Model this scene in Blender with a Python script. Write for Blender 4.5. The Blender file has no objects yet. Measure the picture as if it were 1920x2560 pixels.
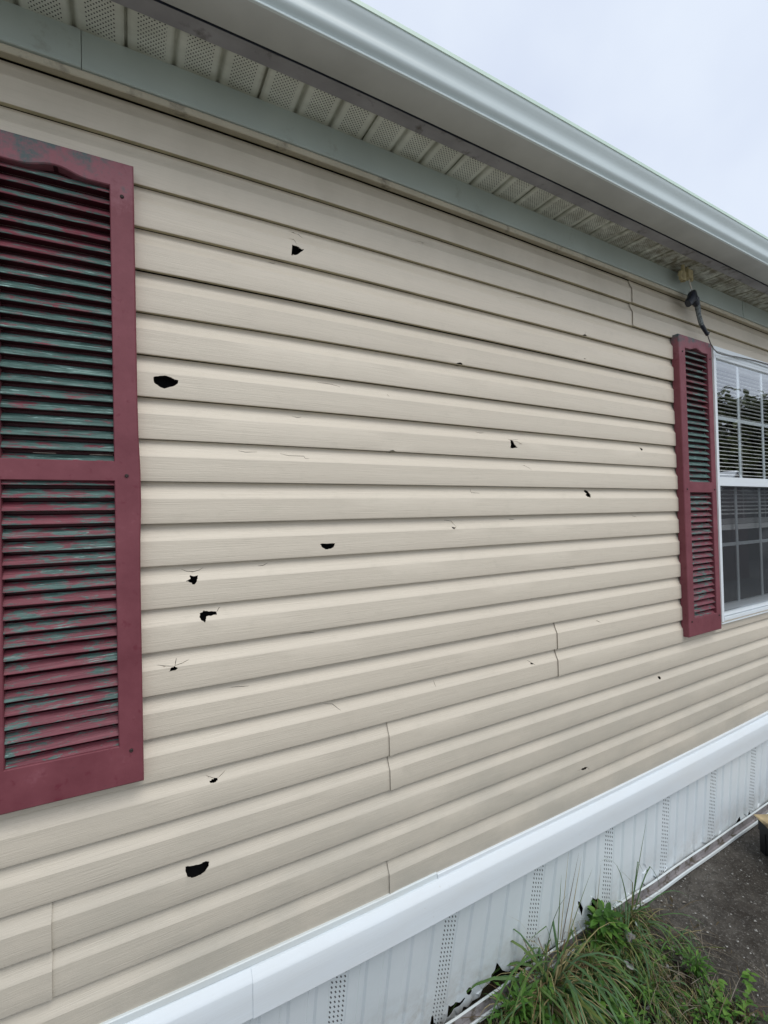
import bpy, bmesh, math, random
from mathutils import Vector, Matrix, noise
from mathutils.geometry import delaunay_2d_cdt

scene = bpy.context.scene
COL = scene.collection

# ------------------------------------------------------------------ camera
cam_d = bpy.data.cameras.new('camera')
cam = bpy.data.objects.new('camera', cam_d)
COL.objects.link(cam)
R = Matrix(((0.8768, 0.0149, -0.4806), (-0.4802, -0.0224, -0.8769), (-0.0238, 0.9996, -0.0125))).to_quaternion().to_matrix()
cam.matrix_world = Matrix.Translation((0.0, -1.2196, 0.0017)) @ R.to_4x4()
cam_d.sensor_fit = 'VERTICAL'
cam_d.sensor_height = 24.0
cam_d.lens = 24.0 * 1156.78 / 2560.0
cam_d.clip_start = 0.02
cam_d.clip_end = 3000
scene.camera = cam

# ------------------------------------------------------------------ light: overcast sky, broad weak sun
SUN_EL, SUN_AZ = math.radians(54), math.radians(166)     # azimuth measured clockwise from +Y
world = bpy.data.worlds.new('World')
scene.world = world
world.use_nodes = True
wt = world.node_tree
wt.nodes.clear()
w_out = wt.nodes.new('ShaderNodeOutputWorld')
w_bg = wt.nodes.new('ShaderNodeBackground')
w_sky = wt.nodes.new('ShaderNodeTexSky')
w_sky.sky_type = 'NISHITA'
w_sky.sun_disc = False
w_sky.sun_elevation = SUN_EL
w_sky.sun_rotation = SUN_AZ
w_sky.air_density = 1.0
w_sky.dust_density = 2.0
w_co = wt.nodes.new('ShaderNodeTexCoord')
w_n = wt.nodes.new('ShaderNodeTexNoise')
w_n.inputs['Scale'].default_value = 2.6
w_n.inputs['Detail'].default_value = 4
w_n.inputs['Roughness'].default_value = 0.5
w_r = wt.nodes.new('ShaderNodeValToRGB')
w_r.color_ramp.elements[0].position = 0.33
w_r.color_ramp.elements[0].color = (7.9, 8.7, 10.3, 1)
w_r.color_ramp.elements[1].position = 0.66
w_r.color_ramp.elements[1].color = (9.4, 10.2, 11.3, 1)
w_mx = wt.nodes.new('ShaderNodeMixRGB')
w_mx.inputs['Fac'].default_value = 0.86
wt.links.new(w_co.outputs['Generated'], w_n.inputs['Vector'])
wt.links.new(w_n.outputs['Fac'], w_r.inputs['Fac'])
wt.links.new(w_sky.outputs['Color'], w_mx.inputs['Color1'])
wt.links.new(w_r.outputs['Color'], w_mx.inputs['Color2'])
wt.links.new(w_mx.outputs['Color'], w_bg.inputs['Color'])
w_bg.inputs['Strength'].default_value = 0.1
wt.links.new(w_bg.outputs['Background'], w_out.inputs['Surface'])

sun_d = bpy.data.lights.new('sun', 'SUN')
sun_d.energy = 1.5
sun_d.angle = math.radians(35)
sun_d.color = (1.0, 0.985, 0.95)
sun = bpy.data.objects.new('sun', sun_d)
COL.objects.link(sun)
sun_dir = Vector((math.sin(SUN_AZ) * math.cos(SUN_EL), math.cos(SUN_AZ) * math.cos(SUN_EL), math.sin(SUN_EL)))
sun.rotation_euler = sun_dir.to_track_quat('Z', 'Y').to_euler()

scene.view_settings.view_transform = 'Standard'
scene.view_settings.look = 'None'
scene.view_settings.gamma = 1.0
scene.view_settings.exposure = 0.0
scene.view_settings.use_curve_mapping = False
scene.cycles.use_denoising = True
scene.cycles.max_bounces = 8

# ------------------------------------------------------------------ helpers
P = 0.1016                       # siding exposure: four inches

def bow(x):                      # the long eave and courses are not dead straight
    x = max(-0.45, min(3.5, x))
    return .017 * ((.7 - x) / .92) ** 2 if x < .7 else .02 * ((x - .7) / 2.15) ** 2

def B(p):
    return (p[0], p[1], p[2] * (1 - bow(p[0])))

class MB:
    def __init__(self, bowed=False):
        self.v, self.f, self.uv, self.bowed = [], [], None, bowed
        self.mi = []
    def add(self, vs, fs, mi=0):
        o = len(self.v)
        self.v += [tuple(p) for p in vs]
        for f in fs:
            self.f.append(tuple(i + o for i in f)); self.mi.append(mi)
        return o
    def box(self, x0, x1, y0, y1, z0, z1, mi=0, nx=1):
        xs = [x0 + (x1 - x0) * i / nx for i in range(nx + 1)]
        vs = []
        for x in xs:
            vs += [(x, y0, z0), (x, y1, z0), (x, y1, z1), (x, y0, z1)]
        fs = [(0, 1, 2, 3), tuple(4 * nx + k for k in (3, 2, 1, 0))]
        for i in range(nx):
            a, b = 4 * i, 4 * i + 4
            for k in range(4):
                l = (k + 1) % 4
                fs.append((a + k, b + k, b + l, a + l))
        self.add(vs, fs, mi)
    def sweep(self, xs, prof, closed=False, caps=False, mi=0, off=None):
        """extrude a (y, z) profile along x"""
        n = len(prof); vs = []
        for x in xs:
            dy, dz = off(x) if off else (0, 0)
            vs += [(x, y + dy, z + dz) for y, z in prof]
        fs = []
        for i in range(len(xs) - 1):
            for k in range(n if closed else n - 1):
                l = (k + 1) % n
                fs.append((i * n + k, i * n + l, (i + 1) * n + l, (i + 1) * n + k))
        if caps:
            fs.append(tuple(range(n))[::-1]); fs.append(tuple((len(xs) - 1) * n + k for k in range(n)))
        self.add(vs, fs, mi)
    def tube(self, pts, rad, seg=8, caps=True, mi=0):
        pts = [Vector(p) for p in pts]
        rs = rad if isinstance(rad, (list, tuple)) else [rad] * len(pts)
        vs, fs = [], []
        up = Vector((0.3, 0.2, 1)).normalized()
        for i, p in enumerate(pts):
            t = (pts[min(i + 1, len(pts) - 1)] - pts[max(i - 1, 0)]).normalized()
            if abs(t.dot(up)) > .95: up = Vector((1, 0.1, 0)).normalized()
            a = t.cross(up).normalized(); b = t.cross(a)
            for k in range(seg):
                q = 2 * math.pi * k / seg
                vs.append(p + (a * math.cos(q) + b * math.sin(q)) * rs[i])
        for i in range(len(pts) - 1):
            for k in range(seg):
                l = (k + 1) % seg
                fs.append((i * seg + k, i * seg + l, (i + 1) * seg + l, (i + 1) * seg + k))
        if caps:
            fs.append(tuple(range(seg))[::-1]); fs.append(tuple((len(pts) - 1) * seg + k for k in range(seg)))
        self.add(vs, fs, mi)
    def build(self, name, mats, parent=None, smooth=None, uv=None):
        me = bpy.data.meshes.new(name)
        vs = [B(p) for p in self.v] if self.bowed else self.v
        me.from_pydata([tuple(p) for p in vs], [], self.f)
        if not isinstance(mats, (list, tuple)): mats = [mats]
        for m in mats: me.materials.append(m)
        for p, i in zip(me.polygons, self.mi): p.material_index = i
        if smooth is not None:
            for p in me.polygons: p.use_smooth = True
            me.set_sharp_from_angle(angle=math.radians(smooth))
        if uv:
            lay = me.uv_layers.new(name='plan')
            for l in me.loops:
                lay.data[l.index].uv = uv(self.v[l.vertex_index])
        me.validate(); me.update()
        o = bpy.data.objects.new(name, me)
        COL.objects.link(o)
        if parent:
            o.parent = parent
        return o

def empty(name, loc=(0, 0, 0)):
    o = bpy.data.objects.new(name, None)
    o.empty_display_size = .1
    COL.objects.link(o); o.location = loc
    return o

def tag(o, label=None, cat=None, group=None, kind=None):
    if label: o['label'] = label
    if cat: o['category'] = cat
    if group: o['group'] = group
    if kind: o['kind'] = kind
    return o

def frange(a, b, step):
    n = max(1, int(round((b - a) / step)))
    return [a + (b - a) * i / n for i in range(n + 1)]

def inside(p, poly):
    x, y = p; c = False; n = len(poly); j = n - 1
    for i in range(n):
        xi, yi = poly[i]; xj, yj = poly[j]
        if (yi > y) != (yj > y) and x < (xj - xi) * (y - yi) / (yj - yi) + xi: c = not c
        j = i
    return c

def cdt(xs, zs, holes, outer=None, extra=()):
    """grid triangulated around holes: returns 2d verts, faces kept, rim edges"""
    vs, es = [], []
    nx, nz = len(xs), len(zs)
    for z in zs:
        for x in xs: vs.append(Vector((x, z)))
    for j in range(nz):
        for i in range(nx - 1): es.append((j * nx + i, j * nx + i + 1))
    for i in (0, nx - 1):
        for j in range(nz - 1): es.append((j * nx + i, (j + 1) * nx + i))
    polys = list(holes) + ([outer] if outer else [])
    for poly in polys:
        o = len(vs)
        vs += [Vector(p) for p in poly]
        es += [(o + i, o + (i + 1) % len(poly)) for i in range(len(poly))]
    r = delaunay_2d_cdt(vs, es, [], 0, 1e-6)
    V, F = r[0], r[2]
    keep = []
    bb = [(min(p[0] for p in h), max(p[0] for p in h), min(p[1] for p in h), max(p[1] for p in h)) for h in holes]
    for f in F:
        c = (sum(V[i][0] for i in f) / len(f), sum(V[i][1] for i in f) / len(f))
        if outer and not inside(c, outer): continue
        if any(b[0] <= c[0] <= b[1] and b[2] <= c[1] <= b[3] and inside(c, h) for b, h in zip(bb, holes)): continue
        a = (V[f[1]] - V[f[0]]).cross(V[f[2]] - V[f[0]])
        keep.append(tuple(f) if a > 0 else tuple(f)[::-1])
    cnt = {}
    for f in keep:
        for i in range(len(f)):
            e = (f[i], f[(i + 1) % len(f)])
            k = (min(e), max(e))
            cnt.setdefault(k, []).append(e)
    rim = []
    x0, x1, z0, z1 = xs[0], xs[-1], zs[0], zs[-1]
    for k, l in cnt.items():
        if len(l) == 1:
            a, b = V[k[0]], V[k[1]]
            if not outer:
                if abs(a.x - b.x) < 1e-7 and (abs(a.x - x0) < 1e-6 or abs(a.x - x1) < 1e-6): continue
                if abs(a.y - b.y) < 1e-7 and (abs(a.y - z0) < 1e-6 or abs(a.y - z1) < 1e-6): continue
            rim.append(l[0])
    return [(v.x, v.y) for v in V], keep, rim

# ------------------------------------------------------------------ materials
class NT:
    def __init__(self, name):
        self.m = bpy.data.materials.new(name); self.m.use_nodes = True
        self.t = self.m.node_tree; self.n = self.t.nodes
        self.bsdf = self.n['Principled BSDF']; self.out = self.n['Material Output']
    def new(self, typ, **kw):
        n = self.n.new(typ)
        for k, v in kw.items():
            if k in n.inputs: n.inputs[k].default_value = v
            else: setattr(n, k, v)
        return n
    def link(self, a, b): self.t.links.new(a, b)
    def coord(self, kind='Object', scale=(1, 1, 1), rot=(0, 0, 0), uvmap=None):
        if uvmap:
            c = self.n.new('ShaderNodeUVMap'); c.uv_map = uvmap; o = c.outputs['UV']
        elif kind == 'World':
            c = self.n.new('ShaderNodeNewGeometry'); o = c.outputs['Position']
        else:
            c = self.n.new('ShaderNodeTexCoord'); o = c.outputs[kind]
        mp = self.n.new('ShaderNodeMapping')
        mp.inputs['Scale'].default_value = scale; mp.inputs['Rotation'].default_value = rot
        self.link(o, mp.inputs['Vector'])
        return mp.outputs['Vector']
    def noise(self, vec, scale=5, detail=4, rough=.55, dist=0):
        n = self.new('ShaderNodeTexNoise', Scale=scale, Detail=detail, Roughness=rough, Distortion=dist)
        self.link(vec, n.inputs['Vector']); return n.outputs['Fac']
    def ramp(self, fac, stops, interp='LINEAR'):
        r = self.n.new('ShaderNodeValToRGB'); e = r.color_ramp.elements
        r.color_ramp.interpolation = interp
        while len(e) < len(stops): e.new(.5)
        for i, (p, c) in enumerate(stops):
            e[i].position = p
            e[i].color = (*c, 1) if isinstance(c, (tuple, list)) else (c, c, c, 1)
        self.link(fac, r.inputs['Fac']); return r.outputs['Color']
    def mix(self, fac, a, b, typ='MIX'):
        m = self.n.new('ShaderNodeMixRGB'); m.blend_type = typ
        for s, v in ((m.inputs['Fac'], fac), (m.inputs['Color1'], a), (m.inputs['Color2'], b)):
            if isinstance(v, (int, float)): s.default_value = v
            elif isinstance(v, (tuple, list)): s.default_value = (*v, 1) if len(v) == 3 else v
            else: self.link(v, s)
        return m.outputs['Color']
    def math(self, op, a, b=0.0, c=None):
        m = self.n.new('ShaderNodeMath'); m.operation = op
        for i, v in enumerate((a, b, c)):
            if v is None: continue
            if isinstance(v, (int, float)): m.inputs[i].default_value = v
            else: self.link(v, m.inputs[i])
        return m.outputs[0]
    def sep(self, vec):
        s = self.n.new('ShaderNodeSeparateXYZ'); self.link(vec, s.inputs[0]); return s.outputs
    def bump(self, h, strength=.3, dist=.01, normal=None):
        b = self.n.new('ShaderNodeBump'); b.inputs['Strength'].default_value = strength
        b.inputs['Distance'].default_value = dist
        self.link(h, b.inputs['Height'])
        if normal: self.link(normal, b.inputs['Normal'])
        self.link(b.outputs['Normal'], self.bsdf.inputs['Normal']); return b.outputs['Normal']
    def color(self, c):
        s = self.bsdf.inputs['Base Color']
        if isinstance(c, (tuple, list)): s.default_value = (*c, 1)
        else: self.link(c, s)
    def set(self, rough=.5, spec=.5, metal=0.0):
        if isinstance(rough, (int, float)): self.bsdf.inputs['Roughness'].default_value = rough
        else: self.link(rough, self.bsdf.inputs['Roughness'])
        self.bsdf.inputs['Specular IOR Level'].default_value = spec
        self.bsdf.inputs['Metallic'].default_value = metal

def mat_simple(name, col, rough=.6, spec=.4, var=.12, scale=20, bump=0, grime=None):
    t = NT(name)
    v = t.coord('Object')
    n = t.noise(v, scale, 5)
    c = t.mix(t.ramp(n, [(.3, 0), (.7, 1)]), tuple(x * (1 - var) for x in col), tuple(min(1, x * (1 + var)) for x in col))
    if grime:
        g = t.ramp(t.noise(t.coord('Object', (1, 1, 1)), grime[1], 6, .65), [(grime[2], 0), (grime[3], 1)])
        c = t.mix(g, c, grime[0])
    t.color(c); t.set(rough, spec)
    if bump: t.bump(n, bump, .005)
    return t.m

def mat_siding():
    t = NT('vinyl_siding')
    grain = t.noise(t.coord('Object', (7, 40, 330)), 1.0, 5, .62, .8)
    fine = t.noise(t.coord('Object', (60, 200, 900)), 1.0, 3, .5)
    soft = t.noise(t.coord('Object', (.9, 1, 2.2)), 1.3, 4)
    blot = t.noise(t.coord('Object', (5, 5, 9)), 1.0, 5, .65)
    c = t.mix(t.ramp(soft, [(.3, 0), (.7, 1)]), (.628, .556, .452), (.672, .600, .490))
    c = t.mix(t.ramp(grain, [(.30, .32), (.52, 0)]), c, (.49, .445, .36))
    c = t.mix(t.ramp(blot, [(.62, 0), (.82, .30)]), c, (.46, .44, .335))
    # dirt that has run down from the eave, on the two highest courses
    z = t.sep(t.coord('Object'))[2]
    streak = t.noise(t.coord('Object', (3.5, 1, 2.0)), 1.2, 5, .6)
    hz = t.math('MULTIPLY', t.ramp(t.math('MULTIPLY_ADD', z, 2.2, -1.62), [(.0, 0), (.6, 1)]), t.ramp(streak, [(.3, .25), (.7, .8)]))
    c = t.mix(hz, c, (.36, .325, .25))
    # lowest courses painted darker in patches to imitate the fall-off of light
    lo = t.math('MULTIPLY', t.ramp(t.math('MULTIPLY_ADD', z, -1.6, -.75), [(.0, 0), (1.0, 1)]), t.ramp(t.noise(t.coord('Object', (2.5, 1, 5)), 1.3, 6, .65), [(.3, .3), (.62, .85)]))
    c = t.mix(lo, c, (.43, .40, .335))
    mott = t.noise(t.coord('Object', (16, 16, 26)), 1.0, 6, .7)
    c = t.mix(t.ramp(mott, [(.55, 0), (.75, .22)]), c, (.42, .385, .30))
    t.color(c); t.set(.46, .42)
    h = t.math('ADD', t.math('MULTIPLY', grain, 1.0), t.math('MULTIPLY', fine, .25))
    t.bump(h, .42, .0022)
    return t.m

def mat_white(name='white_vinyl', col=(.715, .765, .795), dirt=.2, rough=.38):
    t = NT(name)
    v = t.coord('Object')
    n = t.noise(t.coord('Object', (2, 2, 9)), 2.2, 5, .6)
    sp = t.noise(v, 60, 3, .6)
    c = t.mix(t.ramp(n, [(.35, 0), (.75, dirt)]), col, (.60, .58, .52))
    c = t.mix(t.ramp(sp, [(.70, 0), (.80, .35)]), c, (.42, .37, .30))
    t.color(c); t.set(rough, .5)
    t.bump(t.noise(t.coord('Object', (6, 30, 260)), 1.0, 4), .18, .0015)
    return t.m

def mat_shutter(name='maroon_shutter_paint'):
    t = NT(name)
    v = t.coord('Object')
    big = t.noise(v, 8, 6, .66)
    fine = t.noise(v, 55, 6, .7)
    c = t.mix(t.ramp(big, [(.3, 0), (.7, 1)]), (.145, .034, .045), (.210, .060, .074))
    c = t.mix(t.ramp(t.noise(v, 38, 4, .6), [(.60, 0), (.68, .6)]), c, (.13, .016, .030))
    # chalked and worn to the green coat beneath: heaviest along the top rail
    z = t.sep(v)[2]
    wz = t.math('ADD', t.ramp(t.math('MULTIPLY_ADD', z, 5.5, -3.72), [(.0, 0), (.9, .30)]), 0.0)
    wf = t.math('ADD', t.math('ADD', t.math('MULTIPLY', big, .5), t.math('MULTIPLY', fine, .32)), wz)
    worn = t.ramp(wf, [(.62, 0), (.72, 1)])
    chalk = t.ramp(wf, [(.48, 0), (.60, .7)])
    c = t.mix(chalk, c, (.27, .105, .125))
    c = t.mix(worn, c, (.075, .105, .105))
    sc = t.noise(t.coord('Object', (14, 14, 26)), 2.2, 6, .72)
    c = t.mix(t.math('MULTIPLY', t.ramp(sc, [(.655, 0), (.69, 1)]), t.ramp(t.noise(v, 3.0, 2), [(.45, 0), (.55, .8)])), c, (.045, .035, .04))
    t.color(c); t.set(.55, .35)
    t.bump(fine, .2, .002)
    return t.m

def mat_louver():
    t = NT('worn_louver_paint')
    st = t.noise(t.coord('Object', (22, 60, 130)), 1.0, 7, .74, .5)
    st2 = t.noise(t.coord('Object', (11, 40, 260)), 1.0, 6, .72, .8)
    big = t.noise(t.coord('Object', (3.2, 1, 9)), 1.6, 4)
    z = t.sep(t.coord('Object'))[2]
    # the upper bank has lost most of its red coat, the lower bank has kept more
    hz = t.ramp(t.math('MULTIPLY_ADD', z, .9, .5), [(.0, .0), (.35, .0), (.55, .022), (.66, .085), (.85, .095), (1.0, .03)])
    f = t.math('ADD', t.math('ADD', t.math('MULTIPLY', st, .70), t.math('MULTIPLY', big, .34)), hz)
    red = t.mix(t.ramp(st2, [(.35, 0), (.65, 1)]), (.115, .022, .034), (.215, .056, .072))
    teal = t.mix(t.ramp(st2, [(.36, 0), (.64, 1)]), (.020, .052, .046), (.100, .182, .162))
    c = t.mix(t.ramp(f, [(.525, 0), (.565, 1)]), red, teal)
    glint = t.math('MULTIPLY', t.ramp(t.noise(t.coord('Object', (16, 60, 300)), 1.0, 5, .7, .6), [(.56, 0), (.66, 1)]), t.ramp(t.math('ADD', t.math('MULTIPLY', big, .9), t.math('MULTIPLY', hz, 1.1)), [(.44, 0), (.62, .9)]))
    c = t.mix(glint, c, (.42, .62, .57))
    t.color(c); t.set(.5, .4)
    t.bump(st2, .6, .002)
    return t.m

def mat_soffit():
    t = NT('perforated_soffit')
    v = t.coord(uvmap='plan')
    s = t.sep(v)
    # staggered punched holes over the middle of every four inch section
    cell = .0105
    row = t.math('DIVIDE', s[1], cell * .5)
    ri = t.math('FLOOR', row)
    odd = t.math('MODULO', ri, 2.0)
    u = t.math('ADD', t.math('DIVIDE', s[0], cell), t.math('MULTIPLY', odd, .5))
    fu = t.math('SUBTRACT', t.math('FRACT', u), .5)
    fv = t.math('SUBTRACT', t.math('FRACT', row), .5)
    d = t.math('SQRT', t.math('ADD', t.math('POWER', t.math('MULTIPLY', fu, 1.0), 2.0), t.math('POWER', t.math('MULTIPLY', fv, .5), 2.0)))
    dot = t.math('LESS_THAN', d, .165)
    sx = t.math('FRACT', t.math('DIVIDE', t.math('ADD', s[0], .1958 + 10.16), .1016))
    win = t.math('MULTIPLY', t.math('GREATER_THAN', sx, .22), t.math('LESS_THAN', sx, .80))
    wy = t.math('LESS_THAN', s[1], -.014)
    dot = t.math('MULTIPLY', t.math('MULTIPLY', dot, win), wy)
    obj = t.coord('Object')
    g = t.noise(t.coord('Object', (5, 14, 1)), 1.5, 6, .65)
    c = t.mix(t.ramp(g, [(.35, 0), (.7, 1)]), (.72, .74, .66), (.58, .595, .52))
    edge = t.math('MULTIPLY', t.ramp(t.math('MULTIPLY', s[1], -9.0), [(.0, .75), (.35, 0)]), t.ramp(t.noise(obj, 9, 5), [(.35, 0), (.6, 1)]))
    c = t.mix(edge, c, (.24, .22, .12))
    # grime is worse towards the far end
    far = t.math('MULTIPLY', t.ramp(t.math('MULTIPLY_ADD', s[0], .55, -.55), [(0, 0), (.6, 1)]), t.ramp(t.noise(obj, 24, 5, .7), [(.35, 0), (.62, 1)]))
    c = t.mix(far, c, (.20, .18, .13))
    ga = t.math('ABSOLUTE', t.math('SUBTRACT', t.math('FRACT', t.math('ADD', sx, .5)), .5))
    gd = t.math('MULTIPLY', t.ramp(ga, [(.02, .65), (.12, 0)]), t.ramp(t.noise(obj, 12, 4), [(.3, .4), (.6, 1)]))
    c = t.mix(gd, c, (.20, .20, .14))
    c = t.mix(dot, c, (.03, .03, .028))
    t.color(c); t.set(.6, .3)
    return t.m

def mat_skirt():
    t = NT('white_skirting')
    v = t.coord(uvmap='plan')
    s = t.sep(v)
    # slanted vent slots in one narrow strip per sixteen inch panel
    rowh = .0175
    px = t.math('MULTIPLY', t.math('FRACT', t.math('DIVIDE', t.math('ADD', s[0], .3945 * 20 - .5 + .05), .3945)), .3945)   # 0..0.3945 from strip centre - offset
    lx = t.math('SUBTRACT', px, .05)
    col = t.math('DIVIDE', lx, .0135)
    ci = t.math('FLOOR', col)
    fz = t.math('ADD', t.math('DIVIDE', s[1], rowh), t.math('MULTIPLY', ci, .37))
    fu = t.math('SUBTRACT', t.math('FRACT', col), .5)
    fv = t.math('SUBTRACT', t.math('FRACT', fz), .5)
    fu = t.math('ADD', fu, t.math('MULTIPLY', fv, .5))
    slot = t.math('MULTIPLY', t.math('LESS_THAN', t.math('ABSOLUTE', fu), .15), t.math('LESS_THAN', t.math('ABSOLUTE', fv), .27))
    win = t.math('MULTIPLY', t.math('GREATER_THAN', ci, -2.5), t.math('LESS_THAN', ci, 1.5))
    slot = t.math('MULTIPLY', slot, win)
    n = t.noise(t.coord('Object', (3, 3, 3)), 1.5, 5, .6)
    c = t.mix(t.ramp(n, [(.35, 0), (.7, 1)]), (.71, .77, .79), (.77, .82, .84))
    low = t.ramp(t.math('MULTIPLY_ADD', s[1], -3.2, -4.65), [(.0, 0), (1.0, .6)])
    mud = t.math('MULTIPLY', low, t.ramp(t.noise(t.coord('Object', (8, 8, 8)), 2.0, 6, .7), [(.4, 0), (.65, 1)]))
    c = t.mix(mud, c, (.36, .31, .24))
    spk = t.ramp(t.noise(t.coord('Object'), 55, 4, .6), [(.70, 0), (.76, .5)])
    c = t.mix(t.math('MULTIPLY', spk, t.math('ADD', low, .15)), c, (.2, .17, .14))
    c = t.mix(slot, c, (.06, .06, .065))
    t.color(c); t.set(.4, .45)
    return t.m

def mat_glass(name, glossy=.15):
    t = NT(name)
    n = t.n; n.remove(t.bsdf)
    tr = t.new('ShaderNodeBsdfTransparent', Color=(.95, .97, .97, 1))
    gl = t.new('ShaderNodeBsdfGlossy', Roughness=.012)
    gl.inputs['Color'].default_value = (.95, .97, 1, 1)
    # reflectance from the angle alone, the same from both sides of the sheet
    ge = t.n.new('ShaderNodeNewGeometry')
    dt = t.n.new('ShaderNodeVectorMath'); dt.operation = 'DOT_PRODUCT'
    t.link(ge.outputs['Incoming'], dt.inputs[0]); t.link(ge.outputs['Normal'], dt.inputs[1])
    k = t.math('POWER', t.math('SUBTRACT', 1.0, t.math('ABSOLUTE', dt.outputs['Value'])), 4.0)
    fr = t.math('MULTIPLY_ADD', k, 1.0 - glossy, glossy)
    mx = t.new('ShaderNodeMixShader')
    # slight waviness of the sheet
    b = t.new('ShaderNodeBump', Strength=.05, Distance=.004)
    t.link(t.noise(t.coord('Object'), 3.0, 2), b.inputs['Height'])
    t.link(b.outputs['Normal'], gl.inputs['Normal'])
    t.link(fr, mx.inputs[0]); t.link(tr.outputs[0], mx.inputs[1]); t.link(gl.outputs[0], mx.inputs[2])
    t.link(mx.outputs[0], t.out.inputs['Surface'])
    return t.m

def mat_screen():
    t = NT('insect_screen_mesh')
    t.color((.055, .06, .065)); t.set(.8, .2)
    tr = t.new('ShaderNodeBsdfTransparent')
    mx = t.new('ShaderNodeMixShader', Fac=.56)
    t.link(tr.outputs[0], mx.inputs[1]); t.link(t.bsdf.outputs[0], mx.inputs[2])
    t.link(mx.outputs[0], t.out.inputs['Surface'])
    return t.m

def mat_leaf(name, ramp, rough=.5, transl=.25):
    t = NT(name)
    at = t.new('ShaderNodeAttribute', attribute_name='tint')
    c = t.ramp(at.outputs['Fac'], ramp)
    n = t.noise(t.coord('Object'), 60, 3)
    c = t.mix(t.ramp(n, [(.3, 0), (.7, .35)]), c, (.03, .05, .012))
    t.color(c); t.set(rough, .3)
    tb = t.new('ShaderNodeBsdfTranslucent'); t.link(c, tb.inputs['Color'])
    mx = t.new('ShaderNodeMixShader', Fac=transl)
    t.link(t.bsdf.outputs[0], mx.inputs[1]); t.link(tb.outputs[0], mx.inputs[2])
    t.link(mx.outputs[0], t.out.inputs['Surface'])
    return t.m

def mat_concrete():
    t = NT('old_concrete')
    v = t.coord('World')
    a = t.noise(v, 4.5, 7, .68); b = t.noise(v, 110, 5, .75); c2 = t.noise(v, 26, 7, .75)
    c = t.mix(t.ramp(a, [(.35, 0), (.68, 1)]), (.046, .036, .026), (.195, .175, .148))
    c = t.mix(t.ramp(c2, [(.42, 0), (.66, .75)]), c, (.040, .033, .026))
    c = t.mix(t.ramp(b, [(.54, 0), (.66, .85)]), c, (.25, .235, .21))
    vo = t.new('ShaderNodeTexVoronoi', Scale=75.0); t.link(v, vo.inputs['Vector'])
    sp = t.math('MULTIPLY', t.math('LESS_THAN', vo.outputs['Distance'], t.math('MULTIPLY', t.sep(vo.outputs['Color'])[1], .28)), t.math('GREATER_THAN', t.sep(vo.outputs['Color'])[0], .80))
    c = t.mix(sp, c, (.28, .265, .235))
    t.color(c); t.set(.8, .35)
    t.bump(t.math('ADD', b, t.math('MULTIPLY', c2, 1.5)), 1.0, .014)
    return t.m

def mat_soil():
    t = NT('dark_soil')
    v = t.coord('World')
    a = t.noise(v, 6, 6, .65); b = t.noise(v, 70, 5, .7)
    c = t.mix(t.ramp(a, [(.35, 0), (.65, 1)]), (.022, .017, .012), (.055, .044, .028))
    c = t.mix(t.ramp(b, [(.55, 0), (.7, .7)]), c, (.10, .082, .055))
    t.color(c); t.set(.9, .2); t.bump(b, .8, .012)
    return t.m

M = {}
M['siding'] = mat_siding()
M['white'] = mat_white()
M['flange'] = mat_white('dirty_white_flange', (.66, .72, .73), .6, .5)
M['shutter'] = mat_shutter()
M['louver'] = mat_louver()
M['soffit'] = mat_soffit()
M['skirt'] = mat_skirt()
M['frieze'] = mat_simple('green_grey_frieze', (.42, .475, .435), .5, .4, .1, 3, 0, ((.22, .20, .16), 7, .60, .78))
M['channel'] = mat_simple('tan_channel', (.46, .42, .32), .55, .3, .12, 6, 0, ((.14, .12, .09), 12, .56, .72))
M['lip'] = mat_simple('grimy_soffit_lip', (.29, .285, .30), .5, .4, .2, 9, 0, ((.08, .07, .06), 14, .55, .7))
M['fascia'] = mat_simple('dark_fascia', (.05, .062, .09), .5, .4, .2, 6)
M['gutter'] = mat_simple('grey_white_gutter', (.56, .63, .63), .34, .55, .05, 3, 0, ((.30, .30, .27), 5, .66, .82))
M['gutter_under'] = mat_simple('dusty_gutter_bottom', (.43, .445, .43), .6, .3, .1, 5, 0, ((.22, .21, .17), 11, .68, .78))
M['hem'] = mat_simple('pale_green_roof_edge', (.60, .74, .64), .4, .4, .05, 8)
M['dark'] = mat_simple('black_sheathing', (.010, .010, .011), .9, .1, .3, 30)
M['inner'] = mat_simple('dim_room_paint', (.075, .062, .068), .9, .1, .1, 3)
M['screw'] = mat_simple('rusty_screw', (.03, .018, .015), .6, .4, .3, 200)
M['glass'] = mat_glass('window_glass', .26)
M['glass_low'] = mat_glass('window_glass_lower', .09)
M['screen'] = mat_screen()
M['blind'] = mat_simple('white_blind', (.88, .88, .87), .5, .4, .03, 5)
M['tan_plastic'] = mat_simple('tan_plastic', (.42, .36, .20), .5, .4, .12, 60, 0, ((.16, .13, .07), 70, .52, .7))
M['black_rubber'] = mat_simple('black_rubber', (.012, .016, .026), .35, .5, .2, 60)
M['tape'] = mat_simple('grey_tape', (.15, .17, .17), .55, .4, .45, 120, .3, ((.02, .022, .025), 90, .55, .6))
M['wire'] = mat_simple('grey_wire', (.16, .15, .14), .5, .4, .1, 60)
M['pale_wire'] = mat_simple('pale_wire', (.50, .48, .42), .5, .4, .1, 60)
M['concrete'] = mat_concrete()
M['soil'] = mat_soil()
M['shingle'] = mat_simple('grey_shingle', (.10, .10, .10), .9, .2, .3, 40, .4)

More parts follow.
